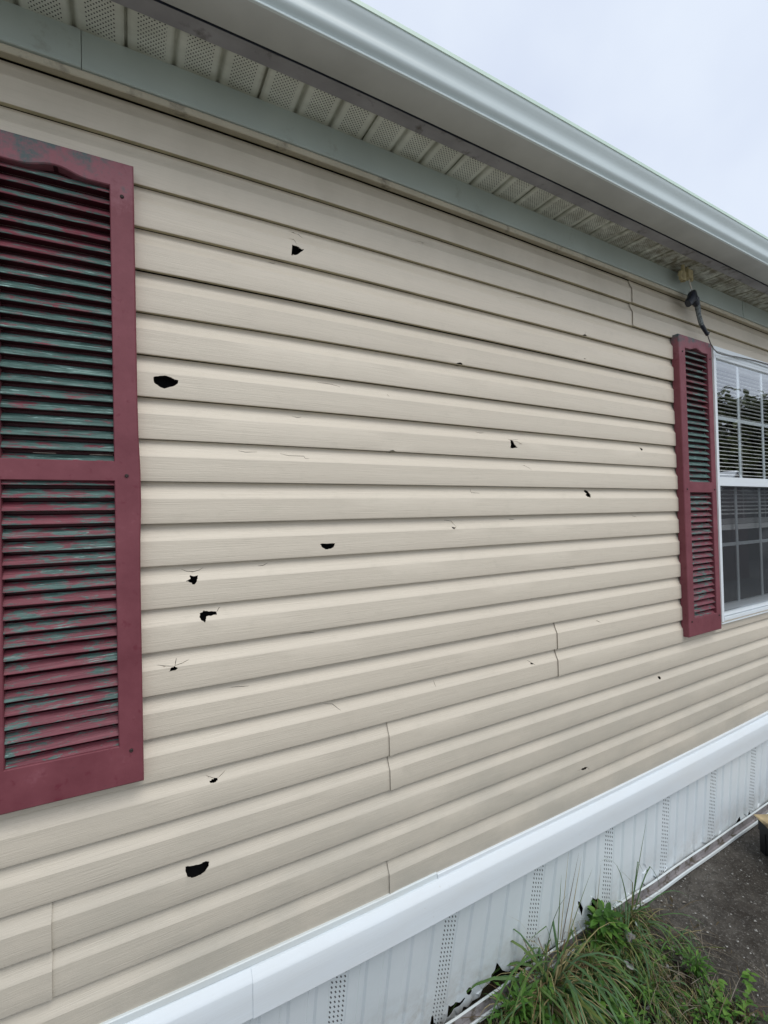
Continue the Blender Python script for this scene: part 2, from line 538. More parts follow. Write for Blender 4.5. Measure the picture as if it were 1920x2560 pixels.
# ------------------------------------------------------------------ ground
M['bounce_ground'] = mat_simple('pale_bounce_ground', (.36, .35, .32), .9, .2, .25, 14, .4)  # unseen far ground, made pale to bounce light up onto the soffit
def gz(x, y=0):                  # the plot falls gently towards the left
    if x > 1.85: z = -1.665 + .018 * min(x - 1.85, 2.5)
    elif x > .95: z = -1.665 - .095 * (1.85 - x) / .9
    else: z = -1.76 - .05 * min(.95 - x, 3)
    return z

def ground_mesh():
    m = MB()
    xs = [-400, -60, -12] + frange(-4, 6, .1) + [14, 60, 400]
    ys = [-400, -60, -12] + frange(-4, .4, .1) + [3, 8, 30, 300]
    vs = []
    for y in ys:
        for x in xs:
            z = gz(max(-4, min(6, x))) - .012
            if -4 < x < 1.8 and y > -4: z += .012 * noise.noise(Vector((x * 5, y * 5, 0)))
            vs.append((x, y, z))
    nx = len(xs)
    fs = [(j * nx + i, j * nx + i + 1, (j + 1) * nx + i + 1, (j + 1) * nx + i) for j in range(len(ys) - 1) for i in range(nx - 1)]
    m.add(vs, fs)
    m.mi = [1 if max(ys[i // (nx - 1)], ys[i // (nx - 1) + 1]) < -2.2 or xs[i % (nx - 1)] > 5 or xs[i % (nx - 1)] < -3.5 else 0 for i in range(len(fs))]
    return m.build('ground', [M['soil'], M['bounce_ground']], smooth=60)
tag(ground_mesh(), kind='structure')

def pad_mesh():
    m = MB()
    xs = frange(1.76, 7.5, .12); ys = frange(-1.5, .018, .1)
    vs = []
    for y in ys:
        for i, x in enumerate(xs):
            xx = x + (.03 * noise.noise(Vector((0, y * 4, 3))) if i == 0 else 0)
            vs.append((xx, y, gz(x) + .004 * noise.noise(Vector((x * 3, y * 3, 1)))))
    nx = len(xs)
    fs = [(j * nx + i, j * nx + i + 1, (j + 1) * nx + i + 1, (j + 1) * nx + i) for j in range(len(ys) - 1) for i in range(nx - 1)]
    o = m.add(vs, fs)
    # broken edge towards the grass
    ed = [(x - .004, y, z - .05) for (x, y, z) in [vs[j * nx] for j in range(len(ys))]]
    b = m.add(ed, [])
    for j in range(len(ys) - 1):
        m.f.append((j * nx, (j + 1) * nx, b + j + 1, b + j)); m.mi.append(0)
    return m.build('concrete_path', M['concrete'], smooth=40)
tag(pad_mesh(), kind='structure')

# ------------------------------------------------------------------ the house
X0, X1 = -3.2, 5.2
house = empty('mobile_home', (1.0, 2.0, -1.66))
tag(house, 'beige vinyl sided mobile home with red shutters, white skirting and a punctured wall', 'mobile home')
HOFF = -Vector((1.0, 2.0, -1.66))

def hpart(mb, name, mats, parent=None, **kw):
    o = mb.build(name, mats, parent or house, **kw)
    if parent is None: o.location = HOFF
    return o

WX0, WX1, WZ0, WZ1 = 2.545, 3.352, -.560, .826      # rough opening of the window

HOLES = [[(0.4007, 0.7594), (0.4139, 0.7587), (0.4201, 0.7571), (0.4283, 0.7531), (0.4346, 0.7555), (0.4282, 0.7474), (0.4167, 0.7364), (0.3976, 0.7285)], [(0.0533, 0.3535), (0.0667, 0.3575), (0.0809, 0.3592), (0.092, 0.3563), (0.1015, 0.3521), (0.1076, 0.351), (0.1045, 0.3417), (0.0948, 0.3346), (0.0766, 0.3274), (0.0648, 0.3314), (0.054, 0.3396)], [(0.4633, -0.0678), (0.4753, -0.0667), (0.5095, -0.0679), (0.5048, -0.078), (0.4946, -0.0824), (0.4827, -0.0838), (0.4707, -0.0779)], [(0.1162, -0.1412), (0.1267, -0.1371), (0.1255, -0.1292), (0.1347, -0.1321), (0.1447, -0.13), (0.1432, -0.1374), (0.1387, -0.1478), (0.1353, -0.1518), (0.1304, -0.1513), (0.1288, -0.1469), (0.1223, -0.1439)], [(0.1454, -0.234), (0.1468, -0.2251), (0.1532, -0.2236), (0.1562, -0.2194), (0.1681, -0.2235), (0.1845, -0.2249), (0.187, -0.233), (0.1766, -0.2331), (0.1615, -0.2345), (0.1592, -0.2416), (0.1582, -0.2487), (0.1507, -0.2428)], [(0.075, -0.3551), (0.0791, -0.3462), (0.0871, -0.344), (0.0943, -0.3505), (0.089, -0.354), (0.081, -0.3544)], [(0.1614, -0.6448), (0.167, -0.6409), (0.1735, -0.6396), (0.1817, -0.6405), (0.1799, -0.6468), (0.1733, -0.649), (0.1648, -0.6489)], [(1.1898, 0.2687), (1.2035, 0.2665), (1.2095, 0.253), (1.2238, 0.2428), (1.2049, 0.24), (1.1863, 0.2384), (1.1915, 0.2501)], [(1.9574, 0.2805), (1.9685, 0.2834), (1.9767, 0.2771), (1.9716, 0.2724), (1.9594, 0.2717)], [(1.5854, 0.0894), (1.5946, 0.0949), (1.6106, 0.0896), (1.619, 0.0727), (1.6094, 0.0625), (1.5944, 0.0659), (1.5877, 0.074), (1.5979, 0.078), (1.5901, 0.0841)], [(0.9245, -0.0328), (0.9334, -0.0359), (0.9424, -0.0339), (0.9332, -0.0414), (0.927, -0.0401)], [(0.9557, 0.5071), (0.9639, 0.5128), (0.9777, 0.5148), (0.9896, 0.5074), (0.9733, 0.5057)], [(1.5867, 0.7117), (1.6042, 0.7194), (1.6156, 0.7144), (1.6004, 0.7102)], [(1.5918, 0.6195), (1.6034, 0.6205), (1.6033, 0.6182), (1.594, 0.6168)], [(0.1039, -0.8363), (0.1091, -0.8362), (0.1223, -0.839), (0.1376, -0.8404), (0.1473, -0.839), (0.1578, -0.8395), (0.1561, -0.8492), (0.147, -0.8582), (0.1372, -0.8628), (0.1257, -0.8638), (0.1162, -0.8627), (0.1069, -0.8556), (0.1037, -0.8464)], [(1.5071, -0.9897), (1.5264, -0.9867), (1.5482, -0.9904), (1.5388, -0.9988), (1.5196, -0.9958)], [(1.2609, -0.5406), (1.2677, -0.5354), (1.2774, -0.5443)], [(2.0312, -0.7339), (2.0445, -0.7345), (2.0507, -0.7426), (2.0437, -0.7481), (2.0323, -0.7449)], [(0.6883, 0.2009), (0.6968, 0.2062), (0.7081, 0.2074), (0.7179, 0.2029), (0.7023, 0.201)]]
CRACKS = [[(0.392, 0.7758), (0.4063, 0.7755), (0.4143, 0.7614)], [(0.3946, 0.8025), (0.4234, 0.8002), (0.4358, 0.7913)], [(0.1067, -0.1127), (0.118, -0.1188), (0.1343, -0.1208), (0.1477, -0.1182), (0.1578, -0.1124)], [(0.0498, -0.3363), (0.0674, -0.341), (0.0872, -0.3443)], [(0.0872, -0.3434), (0.1034, -0.3403), (0.1199, -0.3345)], [(0.088, -0.3435), (0.0923, -0.3274)], [(0.1546, -0.6303), (0.166, -0.6366), (0.1745, -0.6403)], [(0.1801, -0.6414), (0.1911, -0.6367), (0.2, -0.63)], [(0.1855, -0.2284), (0.1923, -0.2181), (0.1954, -0.2157)], [(1.1828, 0.2709), (1.1989, 0.2688), (1.2317, 0.2727)], [(1.2044, 0.2649), (1.2272, 0.2633), (1.2435, 0.2563)], [(1.9498, 0.2884), (1.9651, 0.2811)], [(0.9008, -0.0107), (0.9279, -0.0141), (0.9432, -0.034)], [(1.6055, 0.7185), (1.6094, 0.7293)], [(1.4894, -0.9893), (1.5121, -0.9907)], [(1.5468, -0.9921), (1.5592, -1.0061)], [(1.2514, -0.5265), (1.284, -0.5474)], [(0.2473, 0.1851), (0.2655, 0.1821), (0.2954, 0.1842)], [(0.3571, 0.1823), (0.381, 0.1774), (0.4241, 0.178), (0.426, 0.1713), (0.4385, 0.1706)], [(0.293, -0.1175), (0.3063, -0.1176), (0.3198, -0.1116)], [(0.4713, 0.3909), (0.513, 0.3904), (0.5398, 0.3851)], [(0.3367, 0.7024), (0.3563, 0.7023)], [(0.3936, 0.2891), (0.4078, 0.2854), (0.4224, 0.2882)], [(0.8167, 0.8846), (0.8352, 0.8865), (0.8423, 0.8778)], [(1.2424, 0.7965), (1.3004, 0.8018)], [(0.6936, 0.3792), (0.7002, 0.3711)], [(1.0412, 0.2897), (1.0596, 0.2864), (1.0784, 0.2883)], [(1.2532, 0.1819), (1.2781, 0.1717), (1.2889, 0.164)], [(1.0112, 0.0937), (1.0122, 0.0795), (1.0488, 0.0779)], [(1.8931, -0.0158), (1.9224, -0.0201)], [(1.1845, -0.0143), (1.2087, -0.0161)], [(1.4498, -0.2121), (1.5211, -0.2156)], [(0.2173, -0.4231), (0.2628, -0.428)], [(0.4027, -0.3111), (0.4475, -0.3137)], [(0.4671, -0.5178), (0.4944, -0.5236), (0.5163, -0.5437)], [(0.8424, -0.5225), (0.8454, -0.5405)], [(1.6315, -0.4307), (1.6514, -0.4422)]]

def slit(pts, w=.0014):
    """a hairline crack as a thin open sliver"""
    q = []
    for i in range(len(pts) - 1):
        for k in range(3):
            t = k / 3
            q.append((pts[i][0] * (1 - t) + pts[i + 1][0] * t, pts[i][1] * (1 - t) + pts[i + 1][1] * t))
    q.append(pts[-1])
    n = len(q); up, dn = [], []
    for i, p in enumerate(q):
        a, b = q[max(i - 1, 0)], q[min(i + 1, n - 1)]
        dx, dz = b[0] - a[0], b[1] - a[1]; l = math.hypot(dx, dz) or 1
        s = w * .5 * (.25 + .75 * math.sin(math.pi * (i + .5) / n))
        up.append((p[0] - dz / l * s, p[1] + dx / l * s)); dn.append((p[0] + dz / l * s, p[1] - dx / l * s))
    return up + dn[::-1]

rnd = random.Random(4)
def rough(poly, amt=.0009):
    """torn outline: extra jagged points between the measured ones"""
    out = []
    n = len(poly)
    for i in range(n):
        a, b = poly[i], poly[(i + 1) % n]
        out.append(a)
        L = math.hypot(b[0] - a[0], b[1] - a[1])
        if L > .006:
            for k in (1, 2):
                t = k / 3
                out.append((a[0] * (1 - t) + b[0] * t + rnd.uniform(-amt, amt), a[1] * (1 - t) + b[1] * t + rnd.uniform(-amt, amt)))
    return out

ALLH = [rough(h) for h in HOLES] + [slit(c) for c in CRACKS]

PT = [0, .0012, .004, .030, .0595, .0615, .067, .073, .079, .085, .091, .097, P]
def prof(t):
    if t < .004: return .0016 * (1 - t / .004) ** 2
    if t < .0605: return 0.0
    u = (t - .0605) / (P - .0605)
    return .0148 * (1 - (1 - u) ** 1.75)

def wave(x, z):
    return .0017 * noise.noise(Vector((x * 1.6, z * 9, 7.3))) + .0005 * noise.noise(Vector((x * 6, z * 5, 2.1)))

SEAM = {4: 1.9165, -3: 1.3975, -4: .668, -6: .657, -5: -.160, 1: -1.9, -1: 4.2, 2: 4.6}
def siding_mesh():
    m = MB(True)
    for k in range(-11, 11):
        z0 = k * P; pair = k // 2
        segs = [(X0, X1, 0.0, None)]
        if pair in SEAM:
            s = SEAM[pair]
            segs = [(X0, s, 0.0, 'end'), (s - .014, X1, .0024, None)] if s < 0 else [(s, X1, 0.0, 'start'), (X0, s + .014, .0024, None)]
        for a, b, off, endcap in segs:
            # coarse away from what the picture shows
            xs = [a] + [x for x in frange(-3.0, 5.0, .1) if a + .01 < x < b - .01] + [b]
            if endcap == 'end': xs = sorted(set(xs + [b - .004, b - .02, b - .05]))
            if endcap == 'start': xs = sorted(set(xs + [a + .004, a + .02, a + .05]))
            holes = []
            for h in ALLH:
                zc = [min(max(p[1] - z0, .0006), P - .0006) for p in h]
                if max(zc) - min(zc) < .0012: continue
                if max(p[0] for p in h) > b - .002 or min(p[0] for p in h) < a + .002: continue
                holes.append([(p[0], z) for p, z in zip(h, zc)])
            if a < WX0 and b > WX1 and z0 < WZ1 and z0 + P > WZ0:
                za, zb = max(0, WZ0 - z0), min(P, WZ1 - z0)
                holes.append([(WX0, za), (WX1, za), (WX1, zb), (WX0, zb)])
            V, F, rim = cdt(xs, PT, holes)
            def yy(x, t):
                y = prof(t) + off + wave(x, z0 + t)
                if endcap: y -= .0022 * max(0, 1 - ((b - x) if endcap == 'end' else (x - a)) / .05) ** 2
                return y
            vs = [(x, yy(x, t), z0 + t) for x, t in V]
            o = m.add(vs, F)
            # thickness at torn edges
            for e in rim:
                p, q = vs[e[0]], vs[e[1]]
                m.add([p, q, (q[0], q[1] + .0022, q[2]), (p[0], p[1] + .0022, p[2])], [(0, 3, 2, 1)])
            # bent shards left at the larger punctures
            for h in holes:
                w_ = max(p[0] for p in h) - min(p[0] for p in h)
                if .014 < w_ < .2 and max(p[1] for p in h) - min(p[1] for p in h) > .008:
                    cx_ = sum(p[0] for p in h) / len(h); cz_ = sum(p[1] for p in h) / len(h)
                    for q in rnd.sample(range(len(h)), 2):
                        p, n_ = h[q], h[(q + 1) % len(h)]
                        f_ = rnd.uniform(.08, .18); mx_ = (p[0] + n_[0]) / 2; mz_ = (p[1] + n_[1]) / 2
                        ap = (mx_ + (cx_ - mx_) * f_, yy(mx_, mz_) + rnd.choice((-.003, .004)), z0 + mz_ + (cz_ - mz_) * f_)
                        m.add([(p[0], yy(*p) + .0003, z0 + p[1]), (n_[0], yy(*n_) + .0003, z0 + n_[1]), ap], [(0, 1, 2)])
            if endcap:
                e_ = b if endcap == 'end' else a
                col = [(e_, yy(e_, t), z0 + t) for t in PT]
                for i in range(len(col) - 1):
                    p, q = col[i], col[i + 1]
                    m.add([p, q, (q[0], q[1] + .0010, q[2]), (p[0], p[1] + .0010, p[2])], [(0, 1, 2, 3)])
            # the butt turns in underneath; every second one is the lock, with a slit of shadow above the next panel
            lock = (k % 2 == 0)
            wxs = [x for x in xs]
            pr = [(0, 0), (.0120 if lock else .0134, .0012), (.0120 if lock else .0152, .006 if lock else .0035)]
            n = len(wxs); vv = []
            for x in wxs:
                y0 = yy(x, 0)
                for dy, dz in pr: vv.append((x, y0 - .0016 + .0016 * (1 if dy == 0 else 0) + dy, z0 + dz))
            ff = []
            for i in range(n - 1):
                if WX0 - .005 < (wxs[i] + wxs[i + 1]) / 2 < WX1 + .005 and WZ0 < z0 < WZ1: continue
                for j in range(2): ff.append((i * 3 + j, i * 3 + j + 1, (i + 1) * 3 + j + 1, (i + 1) * 3 + j))
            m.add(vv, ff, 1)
    return m
M['butt_shade'] = mat_simple('olive_shaded_butt', (.40, .36, .235), .6, .3, .2, 12)  # darker olive on the undersides, painted to deepen the shadow lines under laps
hpart(siding_mesh(), 'siding', [M['siding'], M['butt_shade']], smooth=17)

def shell():
    m = MB(False)
    y0, y1 = .030, .055
    m.box(X0, WX0 - .01, y0, y1, -1.3, 1.2); m.box(WX1 + .01, X1, y0, y1, -1.3, 1.2)
    m.box(WX0 - .01, WX1 + .01, y0, y1, -1.3, WZ0 - .01); m.box(WX0 - .01, WX1 + .01, y0, y1, WZ1 + .01, 1.2)
    return m
hpart(shell(), 'wall_core', M['dark'])
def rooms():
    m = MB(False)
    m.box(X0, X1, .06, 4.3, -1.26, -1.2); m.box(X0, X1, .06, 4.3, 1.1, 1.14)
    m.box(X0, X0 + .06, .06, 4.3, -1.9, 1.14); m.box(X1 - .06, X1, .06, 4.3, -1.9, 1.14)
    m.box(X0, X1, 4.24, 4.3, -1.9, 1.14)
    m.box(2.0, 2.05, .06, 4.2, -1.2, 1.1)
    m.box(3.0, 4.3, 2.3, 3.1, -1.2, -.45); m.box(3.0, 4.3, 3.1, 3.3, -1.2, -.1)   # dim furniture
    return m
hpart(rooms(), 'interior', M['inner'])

XS = frange(X0, X1, .12)
# frieze board and channel above the siding
def frieze():
    m = MB(True)
    s1, s2 = -.0815, 2.848
    pr = [(.002, 1.1235), (-.0115, 1.1235), (-.0125, 1.1210), (-.0125, 1.050), (-.0150, 1.0440), (-.0170, 1.0325), (-.0150, 1.0312), (.0, 1.0312)]
    m.sweep(frange(X0, s1, .1), pr, caps=True)
    m.sweep(frange(s1 + .0012, s2, .1), [(y + .0016, z) for y, z in pr], caps=True)
    m.sweep(frange(s2 + .0025, X1, .1), pr, caps=True)
    return m
hpart(frieze(), 'frieze_board', M['frieze'], smooth=30)
def chan():
    m = MB(True)
    m.sweep(XS, [(.012, 1.0330), (-.0095, 1.0305), (-.0120, 1.0285), (-.0125, 1.0240), (-.0105, 1.0185), (-.0105, 1.0150), (-.0085, 1.0135), (.0, 1.0150), (.010, 1.0170)])
    return m
hpart(chan(), 'trim_channel', M['channel'], smooth=25)

# soffit: four inch sections with a groove between, every third one a panel joint
def soffit():
    m = MB(True)
    yA, yB, zA, zB = .004, -.122, 1.1225, 1.1180
    xs = []
    k = 0
    g0 = -.1958 - 30 * P
    prof_x = []
    for i in range(0, 84):
        xg = g0 + i * P
        if xg < X0 or xg > X1: continue
        joint = ((i - 30) % 3 == 2)
        if joint: prof_x += [(xg - .0035, 0), (xg - .0030, .0075), (xg + .0028, .0075), (xg + .0032, .0008), (xg + .013, .0)]
        else: prof_x += [(xg - .009, 0), (xg - .0055, .0015), (xg - .0015, .0062), (xg + .0025, .0062), (xg + .0065, .0012), (xg + .010, 0)]
    ys = [yA + (yB - yA) * j / 6 for j in range(7)]
    vs = []
    for x, d in prof_x:
        for j, y in enumerate(ys):
            zz = zA + (zB - zA) * j / 6 + d + .0012 * noise.noise(Vector((x * 9, y * 12, 4)))
            vs.append((x, y, zz))
    fs = []
    for i in range(len(prof_x) - 1):
        for j in range(6): fs.append((i * 7 + j, i * 7 + j + 1, (i + 1) * 7 + j + 1, (i + 1) * 7 + j))
    m.add(vs, fs)
    return m
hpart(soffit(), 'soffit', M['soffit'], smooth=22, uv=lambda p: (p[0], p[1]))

def fascia():
    m = MB(True)
    def off(x): return (.0012 * noise.noise(Vector((x * 2.2, 1, 1))), .0012 * noise.noise(Vector((x * 2.5, 5, 1))))
    m.sweep(XS, [(-.112, 1.1215), (-.1145, 1.1140), (-.1160, 1.1125), (-.1450, 1.1105), (-.1560, 1.1085), (-.1600, 1.1060), (-.1615, 1.1065)], mi=0, off=off)
    m.sweep(XS, [(-.1615, 1.1065), (-.1625, 1.118), (-.1625, 1.215)], mi=1, off=off)
    return m
hpart(fascia(), 'fascia', [M['lip'], M['fascia']], smooth=30)

def gutter():
    m = MB(True)
    face = [(-.2590, 1.0945), (-.2640, 1.0950), (-.2648, 1.0962), (-.2610, 1.1050), (-.2616, 1.1064), (-.2650, 1.1088), (-.2700, 1.1125), (-.2735, 1.1165), (-.2748, 1.1220), (-.2750, 1.1320),
            (-.2756, 1.1400), (-.2775, 1.1470), (-.2815, 1.1545), (-.2860, 1.1625), (-.2890, 1.1690), (-.2900, 1.1745)]
    lip = [(-.2900, 1.1745), (-.2925, 1.1752), (-.2930, 1.1850), (-.2900, 1.1862), (-.2760, 1.1850)]
    inner = [(-.2760, 1.1850), (-.2735, 1.142), (-.2560, 1.0985), (-.1830, 1.0985), (-.1800, 1.2050), (-.1780, 1.2050)]
    under = [(-.1780, 1.2050), (-.1780, 1.0955), (-.1800, 1.0940), (-.2575, 1.0937), (-.2590, 1.0945)]
    m.sweep(XS, face, mi=0); m.sweep(XS, lip, mi=2); m.sweep(XS, inner, mi=1); m.sweep(XS, under, mi=1)
    return m
hpart(gutter(), 'gutter', [M['gutter'], M['gutter_under'], M['hem']], smooth=40)

def roof():
    m = MB(True)
    m.sweep(XS, [(-.215, 1.2000), (-.205, 1.2070), (2.15, 1.70), (4.55, 1.24), (4.55, 1.22), (2.15, 1.665), (-.165, 1.19), (-.215, 1.1990)], closed=True, caps=True)
    return m
hpart(roof(), 'roof', M['shingle'])

# white band that covers the top of the skirting
def band(xs, dy=0.0):
    m = MB(True)
    pr = [(.004, -1.1305), (-.0070, -1.1318), (-.0085, -1.1325), (-.0200, -1.1490), (-.0232, -1.1545), (-.0240, -1.1575), (-.0222, -1.2000), (-.0205, -1.2455), (-.0196, -1.2475), (-.0080, -1.2475), (-.006, -1.2420)]
    def off(x): return (dy + .0015 * noise.noise(Vector((x * 1.7, 3, 9))), .0018 * noise.noise(Vector((x * 1.3, 8, 2))))
    m.sweep(xs, pr, caps=True, off=off)
    return m
b1 = band(frange(X0, .2525, .12)); b1.add(*(lambda q: (q.v, q.f))(band(frange(.2505, X1, .12), -.0028)))
M['wire_grey'] = mat_simple('grey_split', (.22, .22, .22), .7, .2, .2, 60)
def crackline():
    m = MB(True)
    pts = [(.3593, -1.1688), (.3495, -1.1705), (.3504, -1.1908), (.3456, -1.2041), (.3295, -1.2087), (.2616, -1.2076)]
    m.tube([(x, -.0258 + .0022 * (-1.1575 - z) / .04, z) for x, z in pts], .00022, 5)
    return m
q_ = crackline(); b1.add(q_.v, q_.f, 1)
hpart(b1, 'skirt_band', [M['white'], M['wire_grey']], smooth=18)
def flange(xs, dz=0, dy=0):
    m = MB(True)
    pr = [(.013, -1.1120 + dz), (-.0030 + dy, -1.1125 + dz), (-.0050 + dy, -1.1145 + dz), (-.0052 + dy, -1.1290), (-.0035 + dy, -1.1318)]
    def off(x): return (0, .0012 * noise.noise(Vector((x * 1.9, 4, 4))))
    m.sweep(xs, pr, caps=True, off=off)
    return m
hpart(flange(frange(X0, .824, .1)), 'starter_strip', M['flange'], smooth=30)
hpart(flange(frange(.8255, X1, .1), -.004, -.0015), 'starter_strip', M['white'], smooth=30)

# corrugated vented skirting, pushed in and torn at the bottom on the left
def lean(x): return .23 if x < 1 else (.23 - .14 * (x - 1) / .7 if x < 1.7 else max(.07, .09 - .02 * (x - 1.7)))
VP = .3945
def rib(x):
    u = ((x - .5 + VP * 20) % VP)
    u = min(u, VP - u) if u > VP - .04 else u
    d = abs(((u + VP / 10) % (VP / 5)) - VP / 10)      # distance to the nearest groove line
    if u < .03: return .0035 if u < .026 else .0018
    return .0065 if d < .008 else (.0 if d > .015 else .0065 * (.015 - d) / .007)
def skirt():
    m = MB(True)
    xs = []
    for k in range(-8, 12):
        c = .5 + VP * k
        xs += [c - .031, c - .029, c - .0255, c, c + .0255, c + .029, c + .031]
        for q in (1, 2, 3, 4):
            g = c + VP / 5 * q
            xs += [g - .0151, g - .0081, g, g + .0081, g + .0151]
    xs = sorted(x for x in set(round(x, 5) for x in xs) if X0 < x < X1)
    zs = [-1.80] + frange(-1.76, -1.225, .045)
    r = random.Random(9)
    bot = [(xs[0], -1.79), (.2, -1.79), (.62, -1.775), (.80, -1.765), (.866, -1.74), (.8672, -1.6881), (.8777, -1.6965), (.8829, -1.727), (.900, -1.770), (.9628, -1.7821), (.9903, -1.7616), (1.0049, -1.7503), (1.0076, -1.7352),
           (1.0276, -1.75), (1.0507, -1.7421), (1.0761, -1.7302), (1.0841, -1.6991), (1.1127, -1.6888), (1.1184, -1.6567), (1.1357, -1.653), (1.140, -1.62), (1.165, -1.66), (1.20, -1.69), (1.3, -1.69), (1.52, -1.68), (1.72, -1.668)]
    x = 1.78
    while x < 5.0:
        zt = -1.655 + .009 * (x - 1.9)
        bot.append((x, zt - .01))
        if x > 2.55 and r.random() < .5:
            h = r.uniform(.012, .036); w = r.uniform(.015, .05)
            bot += [(x + .012, zt + h * .8), (x + .012 + w * .6, zt + h), (x + .014 + w, zt - .01)]
        x += r.uniform(.07, .13)
    bot.append((xs[-1], -1.64))
    outer = bot + [(xs[-1], -1.225), (xs[0], -1.225)]
    holes = [[(1.0105, -1.6698), (1.0197, -1.6585), (1.030, -1.664), (1.0353, -1.6832), (1.0300, -1.693), (1.0247, -1.6938), (1.0150, -1.684)],
             [(0.9367, -1.6854), (0.9482, -1.6967), (0.9673, -1.7081), (0.9741, -1.7025), (0.9898, -1.7066), (1.0056, -1.6948), (1.0098, -1.6997), (1.0031, -1.7112), (0.9893, -1.7202), (0.9701, -1.7276), (0.9531, -1.7314), (0.9417, -1.7388), (0.9372, -1.7332)],
             [(1.5272, -1.5358), (1.5368, -1.5399), (1.5511, -1.5721), (1.545, -1.60), (1.5336, -1.5617)], [(1.6034, -1.605), (1.609, -1.5526), (1.6200, -1.562), (1.6300, -1.560), (1.6435, -1.5755), (1.655, -1.60), (1.64, -1.612)],
             [(1.9528, -1.565), (1.956, -1.572), (1.954, -1.584), (1.9499, -1.5871), (1.948, -1.576)]]
    V, F, rim = cdt(xs, zs, holes, outer)
    def yy(x, z): return .006 + lean(x) * max(0, -1.235 - z) + rib(x) + .003 * noise.noise(Vector((x * 4, z * 5, 6))) * min(1, max(0, (-1.25 - z) * 5))
    m.add([(x, yy(x, z), z) for x, z in V], F)
    return m
hpart(skirt(), 'skirting', M['skirt'], smooth=14, uv=lambda p: (p[0], p[2]))

def track():
    m = MB(False)
    def cy(x): return .028 + (.06 * ((1.95 - x) / .95) if x < 1.95 else 0) - .004 * (x - 1.95 if x > 1.95 else 0)
    xs = frange(.3, 5.1, .06)
    pr = [(.004, .030), (.002, .0385), (-.001, .0405), (-.0045, .0400), (-.0060, .0370), (-.0045, .0350)]
    pr2 = [(-.0045, .0350), (-.0030, .004), (-.0200, .003)]
    pr3 = [(-.0200, .003), (-.0200, .0115), (-.0220, .0130), (-.0250, .0130), (-.0265, .0115), (-.0265, .0)]
    def off(x):
        n = noise.noise(Vector((x * 3, 2, 2)))
        return (cy(x) + .002 * n, gz(x) + .006 + .003 * n)
    m.sweep(xs, pr, off=off); m.sweep(xs, pr2, off=off, mi=1); m.sweep(xs, pr3, off=off)
    return m
M['trough'] = mat_simple('muddy_shaded_track', (.27, .25, .25), .7, .3, .3, 12, .2, ((.10, .085, .06), 26, .5, .62))  # mud colour that also paints in the shade between the track legs
hpart(track(), 'bottom_track', [M['flange'], M['trough']], smooth=35)

